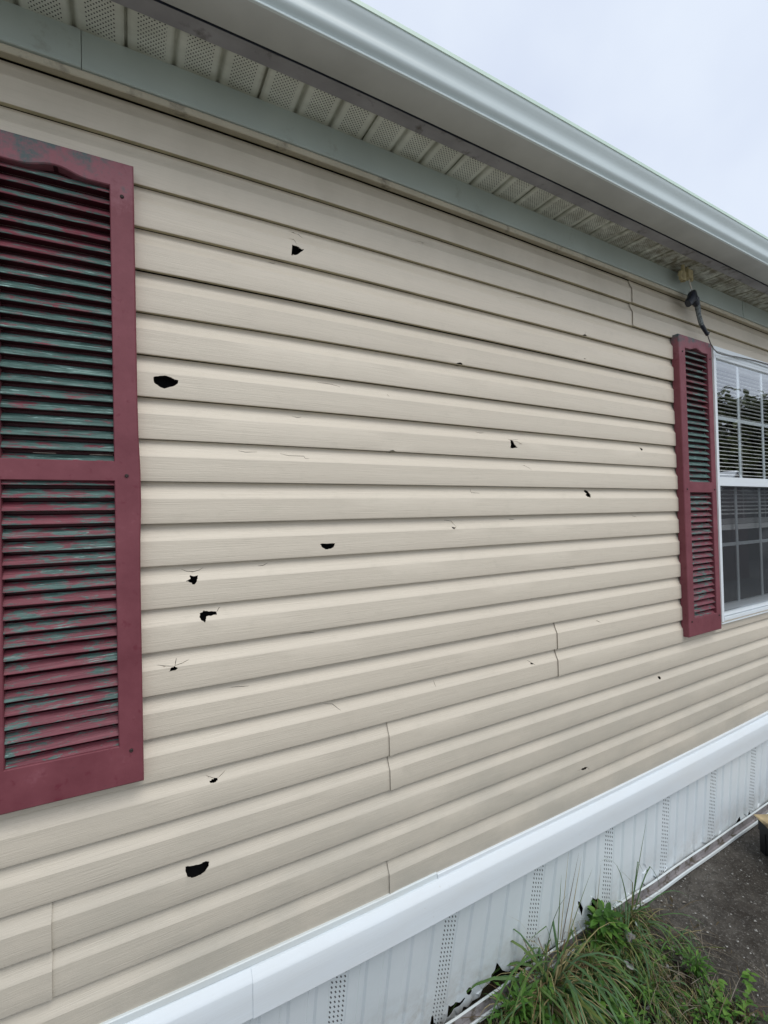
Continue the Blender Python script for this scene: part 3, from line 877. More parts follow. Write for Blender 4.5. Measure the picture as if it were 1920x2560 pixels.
# ------------------------------------------------------------------ shutters
M['louver_gap_shade'] = mat_simple('unworn_shaded_red', (.050, .009, .014), .5, .3, .2, 30)  # unworn red painted darker still, for the shade in the slat gaps
def shutter(x0, w, o0, o1, zt, zb, up_z, lo_z, arch, rot=0.0, bulge=0.0, label=None):
    """x0: left edge; up_z / lo_z: (top, bottom) of the two louvre openings"""
    D, CH = .028, .003
    def tf(p):
        x, y, z = p
        if bulge and x > x0 + w - .02: x += bulge * math.exp(-((z - .08) / .10) ** 2)
        return (x - (z - zb) * rot, y, z)
    root = None
    # front plate with two openings, the upper one with an arched head
    m = MB(True)
    xs = [x0 + CH, x0 + w - CH]; zs = [zb + CH, zt - CH]
    cx = x0 + (o0 + o1) / 2
    top = []
    for i in range(25):
        x = x0 + o1 - (o1 - o0) * i / 24
        d = abs(x - cx) / .062
        top.append((x, up_z[0] + (arch * .5 * (1 + math.cos(math.pi * d)) if d < 1 else 0)))
    up = [(x0 + o0, up_z[1]), (x0 + o1, up_z[1])] + top
    lo = [(x0 + o0, lo_z[1]), (x0 + o1, lo_z[1]), (x0 + o1, lo_z[0]), (x0 + o0, lo_z[0])]
    V, F, rim = cdt(frange(xs[0], xs[1], .05), frange(zs[0], zs[1], .08), [up, lo])
    m.add([tf((x, -D, z)) for x, z in V], F)
    for poly in (up, lo):
        n = len(poly)
        a = [tf((x, -D, z)) for x, z in poly]
        # small eased edge, then the reveal
        c0 = (x0 + (o0 + o1) / 2, sum(p[1] for p in poly) / n)
        b = [tf((x + (.0018 if x < c0[0] else -.0018), -D + .0022, z + (.0018 if z < c0[1] else -.0018))) for x, z in poly]
        c = [(q[0], -.004, q[2]) for q in b]
        m.add(a + b + c, [(i, (i + 1) % n, n + (i + 1) % n, n + i) for i in range(n)] + [(n + i, n + (i + 1) % n, 2 * n + (i + 1) % n, 2 * n + i) for i in range(n)])
    zz = frange(zb, zt, .08)
    ring = [(x0, z) for z in zz] + [(x, zt) for x in frange(x0, x0 + w, .09)[1:]] + [(x0 + w, z) for z in zz[::-1][1:]] + [(x, zb) for x in frange(x0 + w, x0, .09)[1:-1]]
    n = len(ring)
    f = [tf((min(max(x, x0 + CH), x0 + w - CH), -D, min(max(z, zb + CH), zt - CH))) for x, z in ring]
    s = [tf((x, -D + CH, z)) for x, z in ring]
    bk = [tf((x, .006, z)) for x, z in ring]
    m.add(f + s + bk, [(i, n + i, n + (i + 1) % n, (i + 1) % n) for i in range(n)] + [(n + i, 2 * n + i, 2 * n + (i + 1) % n, n + (i + 1) % n) for i in range(n)])
    root = hpart(m, 'shutter', M['shutter'], smooth=28)
    if label: root['label'] = label
    # louvres
    pitch = .0282
    for (zt_, zb_), extra in ((up_z, arch), (lo_z, 0)):
        lm = MB(True)
        z = zb_ - .004
        first = True
        rr = random.Random(int((x0 + zt_) * 1000))
        while z < zt_ + extra:
            t = min(1.0, 1.0)
            dz = rr.uniform(-.0006, .0006); dy = rr.uniform(-.0008, .0008)
            xa, xb = x0 + o0 + .0005, x0 + o1 - .0005
            pr = [(-.0010, z + .0272), (-.0010, z + .0222), (-.0075, z + .0195), (-.0225 + dy, z + .0020 + dz), (-.0232 + dy, z + .0006 + dz), (-.0225 + dy, z - .0006 + dz), (-.0010, z - .0006)]
            if first: pr = [(p[0], max(p[1], zb_ - .001)) for p in pr]
            nn = 7; xs_ = [xa + (xb - xa) * i / nn for i in range(nn + 1)]
            vs = []
            for x in xs_:
                for y, q in pr: vs.append(tf((x, y + .0006 * noise.noise(Vector((x * 30, q * 9, x0))), q)))
            k = len(pr)
            for j in range(k - 1):
                lm.add(vs if j == 0 else [], [])
                base = len(lm.v) - len(vs)
                for i in range(nn):
                    lm.f.append((base + i * k + j, base + i * k + j + 1, base + (i + 1) * k + j + 1, base + (i + 1) * k + j)); lm.mi.append(1 if j in (0, 1, 5) else 0)
            z += pitch; first = False
        hpart(lm, 'louver_panel', [M['louver'], M['louver_gap_shade']], parent=root, smooth=25)
    for zs_ in (up_z[0] - .022, (up_z[1] + lo_z[0]) / 2 - .010, lo_z[1] - .012):
        for xo in (o0 * .52, w - (w - o1) * .52):
            sm = MB(True)
            c = tf((x0 + xo, -D, zs_))
            ringv = []
            for r_, y_ in ((.0042, -D + .0005), (.0040, -D - .0018), (.0024, -D - .0030), (.0008, -D - .0026)):
                for q in range(12):
                    an = 2 * math.pi * q / 12
                    ringv.append((c[0] + r_ * math.cos(an), y_, c[2] + r_ * math.sin(an)))
            fs = [(a * 12 + q, a * 12 + (q + 1) % 12, (a + 1) * 12 + (q + 1) % 12, (a + 1) * 12 + q) for a in range(3) for q in range(12)] + [tuple(36 + q for q in range(12))]
            sm.add(ringv, fs)
            hpart(sm, 'screw', M['screw'], parent=root, smooth=40)
    return root

shutter(-.2645, .2825, .033, .236, .8325, -.5855, (.7745, .142), (.1005, -.498), .0137, 0.0, .0045,
        'red shutter with heavily worn green slats at the left edge of the picture')
shutter(2.2225, .2800, .0470, .2415, .8225, -.5830, (.7650, .1345), (.0880, -.501), .0125, .0064, 0.0,
        'red shutter seen edge on beside the white window')

# ------------------------------------------------------------------ window
def window():
    root = None
    m = MB(True)
    zt, zb, xl, xr = .8275, -.5625, 2.5405, 3.3565
    f = -.013
    # outer frame: head with two steps, jambs, sill with steps
    m.box(xl, xl + .0215, f, .05, zb + .004, zt)                      # left jamb
    m.box(xr - .0215, xr, f, .05, zb + .004, zt)
    m.box(xl + .0215, xr - .0215, f, .05, .806, zt)
    m.box(xl + .0215, xr - .0215, f + .008, .05, .789, .8058)
    m.box(xl + .0215, xr - .0215, f - .002, .05, -.5540, -.5395)
    m.box(xl + .0215, xr - .0215, f + .010, .05, -.5355, -.5235)
    m.box(xl + .0215, xr - .0215, f + .022, .05, -.5395, -.5355, 1)    # black strip painting the shadow gap between the sill steps
    m.box(xl - .002, xr + .002, f + .006, .03, -.5640, -.5542, 2)      # siding channel under the sill
    m.box(xl - .002, xr + .002, f - .001, .03, -.5690, -.5642)         # its white lip
    root = hpart(m, 'window', [M['white'], M['dark'], M['siding']])
    root['label'] = 'white double hung window with lowered mini blind'
    # upper sash
    s = MB(True)
    L, Rr = xl + .0217, xr - .0217
    s.box(L, L + .012, -.004, .018, .168, .7888); s.box(Rr - .012, Rr, -.004, .018, .168, .7888)
    s.box(L + .012, Rr - .012, -.004, .018, .775, .7888); s.box(L, Rr, -.010, .020, .1235, .1678)
    us = hpart(s, 'upper_sash', M['white'], parent=root)
    def grid(y, za, zb_, zm):
        g = MB(True)
        step = (Rr - L) / 3
        for k in (1, 2): g.box(L + step * k - .0105, L + step * k + .0105, y, y + .004, za, zb_)
        for k in range(3):
            a = L + .012 + (.0 if k == 0 else 0); a = L + step * k + (.0107 if k else .012); b = L + step * (k + 1) - (.0107 if k < 2 else .012)
            g.box(a, b, y + .0003, y + .0037, zm - .009, zm + .009)
        return g
    hpart(grid(.009, .168, .775, .4755), 'muntin_grid', M['white'], parent=us)
    g = MB(True); g.add([(L + .012, .0055, .168), (Rr - .012, .0055, .168), (Rr - .012, .0055, .775), (L + .012, .0055, .775)], [(0, 1, 2, 3)])
    hpart(g, 'pane', M['glass'], parent=us)
    # lower sash, set back, with the insect screen over it
    s = MB(True)
    s.box(L, L + .012, .022, .045, -.4925, .150); s.box(Rr - .012, Rr, .022, .045, -.4925, .150)
    s.box(L + .012, Rr - .012, .022, .045, -.520, -.490); s.box(L + .012, Rr - .012, .022, .045, .140, .160)
    ls = hpart(s, 'lower_sash', M['white'], parent=root)
    hpart(grid(.035, -.490, .140, -.182), 'muntin_grid', M['white'], parent=ls)
    g = MB(True); g.add([(L + .012, .0315, -.490), (Rr - .012, .0315, -.490), (Rr - .012, .0315, .140), (L + .012, .0315, .140)], [(0, 1, 2, 3)])
    hpart(g, 'pane', M['glass_low'], parent=ls)
    g = MB(True); n = 14
    vs = []
    for i in range(n + 1):
        x = L + (Rr - L) * i / n
        sag = .012 * math.sin(math.pi * i / n) ** .5 if i < 5 else .004
        vs += [(x, .006, -.515 + (.004 if i > 3 else .0)), (x, .004, .1230)]
    g.add(vs, [(2 * i, 2 * i + 2, 2 * i + 3, 2 * i + 1) for i in range(n)])
    hpart(g, 'insect_screen', M['screen'], parent=root)
    # mini blind
    b = MB(True)
    z = .770; r = random.Random(2)
    while z > -.040:
        t = r.uniform(-.0006, .0006)
        pr = []
        for j in range(5):
            u = j / 4
            pr.append((.058 + .025 * u, z - .0055 * (.5 - u) + .0040 * math.sin(math.pi * u) + t))
        b.sweep([L + .02, L + .3, L + .55, Rr - .02], pr + [(y, q - .0007) for y, q in pr[::-1]], closed=True, caps=True)
        z -= .0214
    for i in range(9): b.box(L + .02, Rr - .02, .058, .083, -.050 - i * .0032, -.0485 - i * .0032)
    b.box(L + .02, Rr - .02, .056, .086, -.108, -.079)
    for xx in (L + .14, (L + Rr) / 2, Rr - .14):
        b.tube([(xx, .0575, .78), (xx, .0575, -.09)], .0008, 5)
    b.box(L + .015, Rr - .015, .055, .09, .775, .80)
    hpart(b, 'blind', M['blind'], parent=root, smooth=30)
window()

# ------------------------------------------------------------------ cable hanging from the eave
def T(root, mb, name, mat, parent=None, **kw):
    o = mb.build(name, mat, parent or root, **kw)
    if parent is None: o.location = -Vector(root.location)
    return o

br = empty('cable_bracket', (2.215, -.060, 1.1))
tag(br, 'tan plastic bracket with a tube hanging from the soffit above the far shutter', 'bracket')
m = MB()
m.box(2.226, 2.262, -.072, -.048, 1.058, 1.0945)
m.box(2.2622, 2.276, -.066, -.052, 1.052, 1.099)
m.box(2.214, 2.2258, -.064, -.056, 1.060, 1.082)
m.box(2.178, 2.1915, -.066, -.0545, 1.042, 1.078)
m.box(2.232, 2.242, -.064, -.056, 1.0944, 1.116)
m.box(2.1912, 2.2142, -.0485, -.0465, 1.064, 1.074)
m.box(2.2140, 2.2262, -.0560, -.0470, 1.065, 1.073)
m.box(2.186, 2.1914, -.0545, -.0466, 1.064, 1.074)
T(br, m, 'mount', M['tan_plastic'])
m = MB()
pr = [(.0075, 1.118), (.0075, 1.080), (.0095, 1.072), (.0100, 1.066), (.0108, 1.050), (.0122, 1.044), (.0122, 1.037), (.0095, 1.0365), (.0090, 1.05)]
vs = []
for r_, z in pr:
    for q in range(16):
        a = 2 * math.pi * q / 16; vs.append((2.204 + r_ * math.cos(a), -.060 + r_ * math.sin(a), z))
m.add(vs, [(i * 16 + q, i * 16 + (q + 1) % 16, (i + 1) * 16 + (q + 1) % 16, (i + 1) * 16 + q) for i in range(len(pr) - 1) for q in range(16)])
T(br, m, 'tube', M['tan_plastic'], smooth=35)
m = MB(); m.box(2.200, 2.208, -.064, -.056, 1.04, 1.05); T(br, m, 'plug', M['black_rubber'])

cb = empty('hanging_cable', (2.30, -.052, 1.02))
tag(cb, 'black clamp and taped grey cable dangling from the eave bracket down to the window top', 'cable')
m = MB(); m.tube([(2.256, -.058, 1.075), (2.262, -.056, 1.050), (2.280, -.054, 1.026), (2.290, -.052, 1.016)], .0030, 8); T(cb, m, 'lead_wire', M['pale_wire'], smooth=60)
m = MB()                       # wedge shaped drop clamp
ring = []
path = [((2.305, -.052, 1.012), .013, .011), ((2.296, -.054, 1.000), .021, .014), ((2.282, -.056, .984), .025, .016), ((2.262, -.058, .966), .018, .014), ((2.243, -.060, .949), .0175, .013), ((2.234, -.061, .940), .016, .012)]
vs = []
ax = (Vector(path[-1][0]) - Vector(path[0][0])).normalized(); sd = ax.cross(Vector((0, 1, 0))).normalized(); up = Vector((0, 1, 0))
for c, a, b in path:
    for q in range(12):
        an = 2 * math.pi * q / 12
        ca, sa = math.cos(an), math.sin(an)
        ca = math.copysign(abs(ca) ** .6, ca); sa = math.copysign(abs(sa) ** .6, sa)
        vs.append(Vector(c) + sd * a * ca + up * b * sa)
m.add(vs, [(i * 12 + q, i * 12 + (q + 1) % 12, (i + 1) * 12 + (q + 1) % 12, (i + 1) * 12 + q) for i in range(len(path) - 1) for q in range(12)] + [tuple(range(12))[::-1], tuple(60 + q for q in range(12))])
m.add([Vector(p) + Vector((.028, .004, -.020)) for p in []], [])
m.tube([(2.292, -.054, .994), (2.306, -.054, .975), (2.322, -.053, .952)], [.014, .019, .011], 10)
T(cb, m, 'clamp', M['black_rubber'], smooth=50)
m = MB(); m.tube([(2.288 + .0125 * math.cos(a), -.052, 1.008 + .0145 * math.sin(a)) for a in frange(.1, 2.9, .28)], .0022, 6); T(cb, m, 'white_tie', M['white'], smooth=60)
m = MB(); m.tube([(2.306, -.052, 1.008), (2.318, -.052, .992), (2.330, -.051, .968), (2.336, -.051, .942), (2.343, -.050, .915), (2.354, -.050, .892), (2.366, -.050, .871)], [.006, .0095, .012, .0115, .0095, .0100, .0095], 10); T(cb, m, 'tape_wrap', M['tape'], smooth=50)
m = MB(); m.tube([(2.366, -.050, .873), (2.378, -.050, .862), (2.400, -.049, .846), (2.418, -.048, .836)], [.009, .0095, .0080, .0085], 10)
m.tube([(2.419, -.053, .846), (2.424, -.053, .842)], .0035, 6); T(cb, m, 'boot', M['black_rubber'], smooth=50)
m = MB(); m.tube([(2.418, -.048, .836), (2.432, -.046, .820), (2.456, -.042, .801), (2.492, -.036, .785), (2.540, -.030, .774), (2.60, -.026, .7735), (2.66, -.022, .779), (2.74, -.017, .789), (2.95, -.017, .797), (3.3, -.017, .799), (3.6, -.012, .797)], .0024, 7); T(cb, m, 'wire', M['wire'], smooth=60)

# ------------------------------------------------------------------ crate at the right edge
M['plank'] = mat_simple('weathered_yellow_plank', (.44, .34, .19), .75, .3, .25, 30, .3, ((.10, .075, .045), 16, .52, .66))
M['black_plastic'] = mat_simple('black_plastic', (.008, .008, .009), .5, .4, .2, 30)
cx, cy, cz = 2.625, -.135, gz(2.6)
cr = empty('step_crate', (cx, cy, cz))
tag(cr, 'black crate topped with weathered splintered planks at the right edge', 'crate')
ang = math.radians(-28)
def crp(x, y, z): return (cx + x * math.cos(ang) - y * math.sin(ang), cy + x * math.sin(ang) + y * math.cos(ang), cz + z)
def crbox(x0, x1, y0, y1, z0, z1):
    q = MB(); q.box(x0, x1, y0, y1, z0, z1); q.v = [crp(*p) for p in q.v]; return q
b = MB()
for args in ((.0, .5, -.34, .04, .012, .150), (-.006, .506, -.346, .046, .105, .150), (-.003, .03, -.343, -.31, 0, .1048), (.47, .503, -.343, -.31, 0, .1048), (-.003, .03, .012, .043, 0, .1048), (.47, .503, .012, .043, 0, .1048)):
    q = crbox(*args); b.add(q.v, q.f)
T(cr, b, 'crate_body', M['black_plastic'])
rr = random.Random(5)
for k in range(4):
    y0 = -.36 + k * .107; y1 = y0 + .100
    q = MB(); n = 14; vs = []
    for i in range(n + 1):
        x = -.006 + .53 * i / n
        j = rr.uniform(-.004, .004)
        zt = .168 + .0015 * noise.noise(Vector((x * 9, k, 1)))
        for (yy_, z) in ((y0 + j, .1515), (y1 + j * .5, .1515), (y1 - .002 + j * .5, zt - .002), (y1 - .006, zt), (y0 + .006, zt), (y0 + .002 + j, zt - .003)):
            vs.append(crp(x + (rr.uniform(-.012, .012) if i in (0, n) else 0), yy_, z))
    q.add(vs, [(i * 6 + a, i * 6 + (a + 1) % 6, (i + 1) * 6 + (a + 1) % 6, (i + 1) * 6 + a) for i in range(n) for a in range(6)] + [tuple(range(6))[::-1], tuple(n * 6 + a for a in range(6))])
    T(cr, q, 'plank', M['plank'])

# ------------------------------------------------------------------ plants at the foot of the wall
M['blade'] = mat_leaf('grass_blade', [(0, (.10, .055, .030)), (.08, (.17, .105, .055)), (.12, (.50, .41, .22)), (.24, (.38, .32, .13)), (.34, (.18, .215, .055)), (.6, (.105, .205, .055)), (.8, (.095, .185, .075)), (1, (.14, .255, .125))])
M['leaf'] = mat_leaf('weed_leaf', [(0, (.040, .110, .016)), (.5, (.080, .200, .028)), (1, (.170, .320, .055))])
M['litter'] = mat_leaf('dead_leaf', [(0, (.035, .022, .014)), (.35, (.13, .085, .045)), (.6, (.24, .20, .15)), (1, (.34, .31, .28))], .8, .1)

class Plant(MB):
    """mesh with one tint value per blade or leaf"""
    def __init__(self):
        super().__init__(); self.t = []
    def put(self, vs, fs, tint):
        self.add(vs, fs); self.t += [tint] * len(vs)
    def blade(self, p, d, length, w, droop, tint, seg=7, kink=None, twist=0.0):
        p = Vector(p); d = Vector(d).normalized(); vs = []
        side = d.cross(Vector((0, 0, 1)))
        side = side.normalized() if side.length > .05 else Vector((1, 0, 0))
        side = (Matrix.Rotation(twist, 3, d) @ side)
        for i in range(seg + 1):
            t = i / seg
            ww = w * (.55 + .45 * min(1, t * 5)) * (1 - t ** 2.2) + .00015
            nrm = side.cross(d).normalized()
            vs += [p - side * ww * .5, p + nrm * ww * .13, p + side * ww * .5]
            if kink and abs(t - kink[0]) < .5 / seg: d = (d + Vector(kink[1])).normalized()
            d = (d + Vector((0, 0, -droop / seg)) * (.3 + 1.4 * t)).normalized()
            p = p + d * (length / seg)
        fs = []
        for i in range(seg):
            a = 3 * i
            fs += [(a, a + 1, a + 4, a + 3), (a + 1, a + 2, a + 5, a + 4)]
        self.put(vs, fs, tint)
    def leaf(self, p, d, up, length, w, tint, lobes=0, curl=.25, seg=6):
        p = Vector(p); d = Vector(d).normalized(); up = Vector(up).normalized()
        side = d.cross(up)
        side = side.normalized() if side.length > .02 else Vector((1, 0, 0))
        up = side.cross(d).normalized()
        vs = []
        for i in range(seg + 1):
            t = i / seg
            prf = math.sin(math.pi * min(1, t * .93 + .06)) ** .75
            if lobes: prf *= .66 + .34 * math.cos(t * lobes * 2 * math.pi)
            ww = w * prf * .5
            c = p + d * (length * t) - up * (curl * length * t * t)
            vs += [c - side * ww + up * ww * .35, c, c + side * ww + up * ww * .35]
        fs = []
        for i in range(seg):
            a = 3 * i
            fs += [(a, a + 1, a + 4, a + 3), (a + 1, a + 2, a + 5, a + 4)]
        self.put(vs, fs, tint)
    def done(self, name, mat):
        o = self.build(name, mat, None)
        at = o.data.attributes.new('tint', 'FLOAT', 'POINT')
        at.data.foreach_set('value', self.t)
        for p in o.data.polygons: p.use_smooth = True
        return o

rg = random.Random(21)
def tuft(base, n, lo, hi, spread, dry, special, wid=.0062, bias=(0, 0)):
    pl = Plant()
    bx, by, bz = base
    for i in range(n):
        a = rg.uniform(0, 2 * math.pi); s = rg.random() ** .75
        d = Vector((math.cos(a) * s * spread + bias[0], math.sin(a) * s * spread - .45 * spread + bias[1], .85))
        p = (bx + rg.gauss(0, .030), by + rg.gauss(0, .022), bz)
        if rg.random() < dry:
            pl.blade(p, d, rg.uniform(lo, hi) * .8, wid * rg.uniform(.25, .7), rg.uniform(1.2, 4.4), rg.uniform(0, .26), kink=(rg.uniform(.3, .7), (rg.uniform(-.8, .8), rg.uniform(-.8, .2), -.6)) if rg.random() < .4 else None)
        else:
            pl.blade(p, d, rg.uniform(lo, hi), wid * rg.uniform(.7, 1.4), rg.uniform(1.6, 4.2), rg.uniform(.33, 1), twist=rg.uniform(-.9, .9), kink=(rg.uniform(.25, .7), (rg.uniform(-.9, .9), rg.uniform(-.8, .4), -.9)) if rg.random() < .45 else None)
    for args in special: pl.blade(*args)
    o = pl.done('grass_tuft', M['blade'])
    # origin at the foot of the plant
    me = o.data; me.transform(Matrix.Translation((-bx, -by, -bz))); o.location = base
    return o

zA = gz(1.36) - .004; zB = gz(1.77)
A = (1.345, -.015, zA)
spA = [((1.31, -.02, zA + .12), (-.62, -.12, .66), .52, .0095, 2.7, .62, 12),
       ((1.30, -.03, zA + .12), (-.55, -.16, .60), .44, .0075, 3.0, .55, 11),
       ((1.30, -.01, zA + .13), (-.50, -.12, .75), .40, .0060, 3.4, .50, 11),
       ((1.36, .0, zA + .12), (.26, .05, 1), .34, .0030, .05, .12),
       ((1.365, .0, zA + .12), (.36, .0, 1), .33, .0034, .1, .08),
       ((1.40, .0, zA + .12), (.38, .05, .95), .30, .0036, .1, .14),
       ((1.35, .0, zA + .11), (.16, .05, 1), .26, .0045, .5, .5),
       ((1.33, -.01, zA + .11), (-.25, .08, 1), .22, .0055, .3, .6, 7, (.55, (-.3, 0, -1.1))),
       ((1.37, -.01, zA + .11), (.55, .0, .85), .30, .0030, .2, .4),
       ((1.36, -.05, zA + .13), (.05, -.62, .42), .36, .0100, 3.0, .80, 10),
       ((1.34, -.05, zA + .13), (-.08, -.66, .40), .38, .0110, 3.0, .75, 10),
       ((1.39, -.04, zA + .12), (.25, -.58, .42), .36, .0090, 3.0, .66, 10),
       ((1.32, -.05, zA + .10), (-.32, -.50, .36), .33, .0095, 3.0, .70, 10)]
t1 = tuft((1.300, -.015, zA), 340, .18, .50, 1.5, .58, spA, .0090, (-.05, -.10))
tag(t1, 'large shaggy grass tuft with arching green and straw blades leaning on the skirting', 'grass tuft', 'tall grass tufts along the skirting')
Bp = (1.765, -.012, zB)
spB = [((1.755, -.01, zB + .03), (-.15, .0, 1), .36, .0055, 2.4, .60, 9, (.5, (-.9, -.12, -.55))),
       ((1.77, -.01, zB + .03), (.26, .0, 1), .27, .0058, .2, .72, 8, (.78, (.25, -.1, -1.9))),
       ((1.77, -.01, zB + .04), (.34, .0, 1), .36, .0034, .15, .5),
       ((1.775, -.02, zB + .04), (.42, -.02, 1), .34, .0055, 2.3, .7, 9, (.55, (.3, -.05, -1.6))),
       ((1.76, -.02, zB + .03), (.1, .02, 1), .27, .0040, .2, .3, 8, (.5, (-.8, 0, -.2))),
       ((1.79, -.03, zB + .03), (.62, -.20, .70), .33, .0055, 2.6, .78, 9),
       ((1.80, -.05, zB + .02), (.66, -.42, .45), .34, .0050, 2.4, .70, 9),
       ((1.78, -.05, zB + .03), (.15, -.62, .50), .30, .0080, 3.0, .72, 9),
       ((1.77, -.05, zB + .03), (.02, -.62, .52), .28, .0070, 3.0, .55, 9)]
t2 = tuft(Bp, 95, .12, .25, .95, .52, spB, .0056)
tag(t2, 'smaller grass tuft with two tall bent blades at the end of the bottom track', 'grass tuft', 'tall grass tufts along the skirting')
t3 = tuft((1.565, .015, gz(1.56)), 42, .10, .25, .6, .62, [((1.56, .01, gz(1.56)), (.25, .04, 1), .30, .003, .1, .1), ((1.575, .01, gz(1.56)), (.05, .02, 1), .24, .003, .2, .06)], .0046)
tag(t3, 'thin half dead grass tuft standing in the torn gap of the skirting', 'grass tuft', 'tall grass tufts along the skirting')
t4 = tuft((1.83, -.15, gz(1.83)), 34, .08, .20, 1.25, .5, [((1.80, -.13, gz(1.8)), (.8, -.25, .18), .22, .0035, .6, .2), ((1.80, -.17, gz(1.8)), (.75, -.45, .14), .26, .003, .5, .35)], .0042)
tag(t4, 'low sprawling straw coloured grass tuft spilling onto the concrete', 'grass tuft', 'tall grass tufts along the skirting')

t5 = tuft((1.485, -.035, gz(1.485)), 110, .14, .32, 1.2, .5, [], .0070, (.0, -.05))
tag(t5, 'medium grass tuft full of straw between the large tuft and the torn gap', 'grass tuft', 'tall grass tufts along the skirting')
t6 = tuft((1.655, -.055, gz(1.655)), 90, .12, .26, 1.2, .5, [], .0058)
tag(t6, 'short mixed grass tuft just left of the end of the bottom track', 'grass tuft', 'tall grass tufts along the skirting')
t7 = tuft((1.135, .015, gz(1.135)), 60, .10, .24, 1.1, .35, [], .0062)
tag(t7, 'small green grass tuft beside the torn skirting panel', 'grass tuft', 'tall grass tufts along the skirting')
t8 = tuft((1.60, -.20, gz(1.6)), 80, .08, .20, 1.5, .45, [], .0050, (.05, -.1))
tag(t8, 'low tangled grass tuft in the middle of the lawn patch', 'grass tuft', 'tall grass tufts along the skirting')

# broad leaved weeds
def weed(base, n, size, tall, lobes, label, spread=.06, narrow=.45):
    pl = Plant(); bx, by, bz = base
    for i in range(n):
        a = rg.uniform(0, 2 * math.pi); e = rg.uniform(.25, 1.1)
        r0 = min(abs(rg.gauss(0, spread)), 1.35 * spread)
        h = rg.uniform(.1, 1) * tall
        p = (bx + math.cos(a) * r0, by + math.sin(a) * r0, bz + h * (1 - .4 * min(1, r0 / (spread * 2))))
        d = (math.cos(a), math.sin(a) - .3, e)
        L = size * rg.uniform(.6, 1.25)
        pl.blade((bx + math.cos(a) * r0 * .6, by + math.sin(a) * r0 * .6, bz), Vector(p) - Vector((bx + math.cos(a) * r0 * .6, by + math.sin(a) * r0 * .6, bz - .001)), max(.01, h), .0022, .1, rg.uniform(.2, .6), 3)
        pl.leaf(p, d, (0, -.2, 1), L, L * narrow * rg.uniform(.8, 1.2), rg.random() ** 1.2, lobes, rg.uniform(.1, .7))
    o = pl.done('weed_plant', M['leaf'])
    o.data.transform(Matrix.Translation((-bx, -by, -bz))); o.location = base
    tag(o, label, 'weed', 'broad leaved weeds in the grass')
    return o
weed((1.145, -.020, gz(1.145)), 120, .042, .11, 2, 'bushy weed with long lobed leaves beside the torn skirting', .055, .36)
weed((1.245, -.085, gz(1.245)), 60, .040, .07, 2, 'low lobed weed in front of the large grass tuft', .05, .4)
weed((1.60, -.01, gz(1.6)), 110, .036, .15, 0, 'bright green oval leaved weed below the gap in the skirting', .035, .5)
weed((1.405, -.12, gz(1.405)), 46, .034, .045, 0, 'small rounded weed under the overhanging grass blades', .05, .6)
weed((1.545, -.215, gz(1.54)), 70, .024, .04, 2, 'flat rosette weed in the open lawn between clumps', .05, .5)
weed((1.40, -.235, gz(1.40)), 80, .028, .05, 2, 'dark leafy weed at the bottom edge of the picture', .05, .5)
weed((1.765, -.262, gz(1.79)), 80, .026, .075, 2, 'upright green weed at the crumbling edge of the concrete', .030, .34)
weed((1.66, -.36, gz(1.66)), 80, .022, .035, 2, 'round leaved weed near the lower right corner', .05, .75)

def vine(pts, label):
    pl = Plant()
    q = [Vector((x, y, gz(x) + h)) for x, y, h in pts]
    for i in range(len(q) - 1):
        a, b = q[i], q[i + 1]
        pl.blade(a, b - a, (b - a).length, .003, 0, .6, 2)
        for k in range(7):
            p = a.lerp(b, k / 7) + Vector((0, 0, .004))
            an = rg.uniform(0, 6.28)
            pl.leaf(p, (math.cos(an), math.sin(an), rg.uniform(.1, .7)), (0, 0, 1), rg.uniform(.012, .030), rg.uniform(.010, .020), rg.uniform(.5, 1), 0, .3, 5)
    o = pl.done('creeping_vine', M['leaf'])
    b = q[0].copy(); o.data.transform(Matrix.Translation(-b)); o.location = b
    tag(o, label, 'vine', 'creeping runners on the concrete')
vine([(1.70, -.44, .02), (1.77, -.41, .02), (1.83, -.395, .012), (1.875, -.375, .01), (1.925, -.36, .008)], 'small leaved green runner creeping up the concrete at the lower right')
vine([(1.66, -.43, .02), (1.72, -.37, .02), (1.755, -.335, .015), (1.80, -.315, .01)], 'short leafy runner along the ragged edge of the concrete')

# lawn grass: uncountable
def lawn():
    pl = Plant(); r = random.Random(33)
    for i in range(15000):
        x = r.uniform(.2, 1.86); y = r.uniform(-.95, .055)
        if i > 9000: x = r.uniform(1.0, 1.84); y = r.uniform(-.50, .03)
        if x > 1.76 + .05 * noise.noise(Vector((1, y * 9, 2))): continue
        dn = noise.noise(Vector((x * 9, y * 9, 5)))
        if dn < -.12 and r.random() < .75: continue
        a = r.uniform(0, 6.283); s = r.uniform(.1, 1.1)
        L = r.uniform(.02, .065) * (1 + .5 * dn)
        dry = r.random() < .28
        pl.blade((x, y, gz(x) - .008), (math.cos(a) * s, math.sin(a) * s - .15, 1), L, r.uniform(.0016, .0034), r.uniform(.3, 2.2), r.uniform(0, .25) if dry else r.uniform(.36, 1), 4)
    o = pl.done('lawn_grass', M['blade']); tag(o, kind='stuff')
lawn()
def clover():
    pl = Plant(); r = random.Random(51)
    for i in range(2600):
        x = r.uniform(.9, 1.80); y = r.uniform(-.52, .04)
        if noise.noise(Vector((x * 6, y * 6, 9))) < -.02: continue
        h = r.uniform(.008, .045); a = r.uniform(0, 6.28)
        L = r.uniform(.008, .022)
        pl.leaf((x, y, gz(x) + h - .01), (math.cos(a), math.sin(a), r.uniform(-.1, .8)), (0, -.2, 1), L, L * r.uniform(.4, .8), r.random() ** 1.4, r.choice((0, 0, 1)), .3, 4)
    o = pl.done('ground_cover', M['leaf']); tag(o, kind='stuff')
clover()
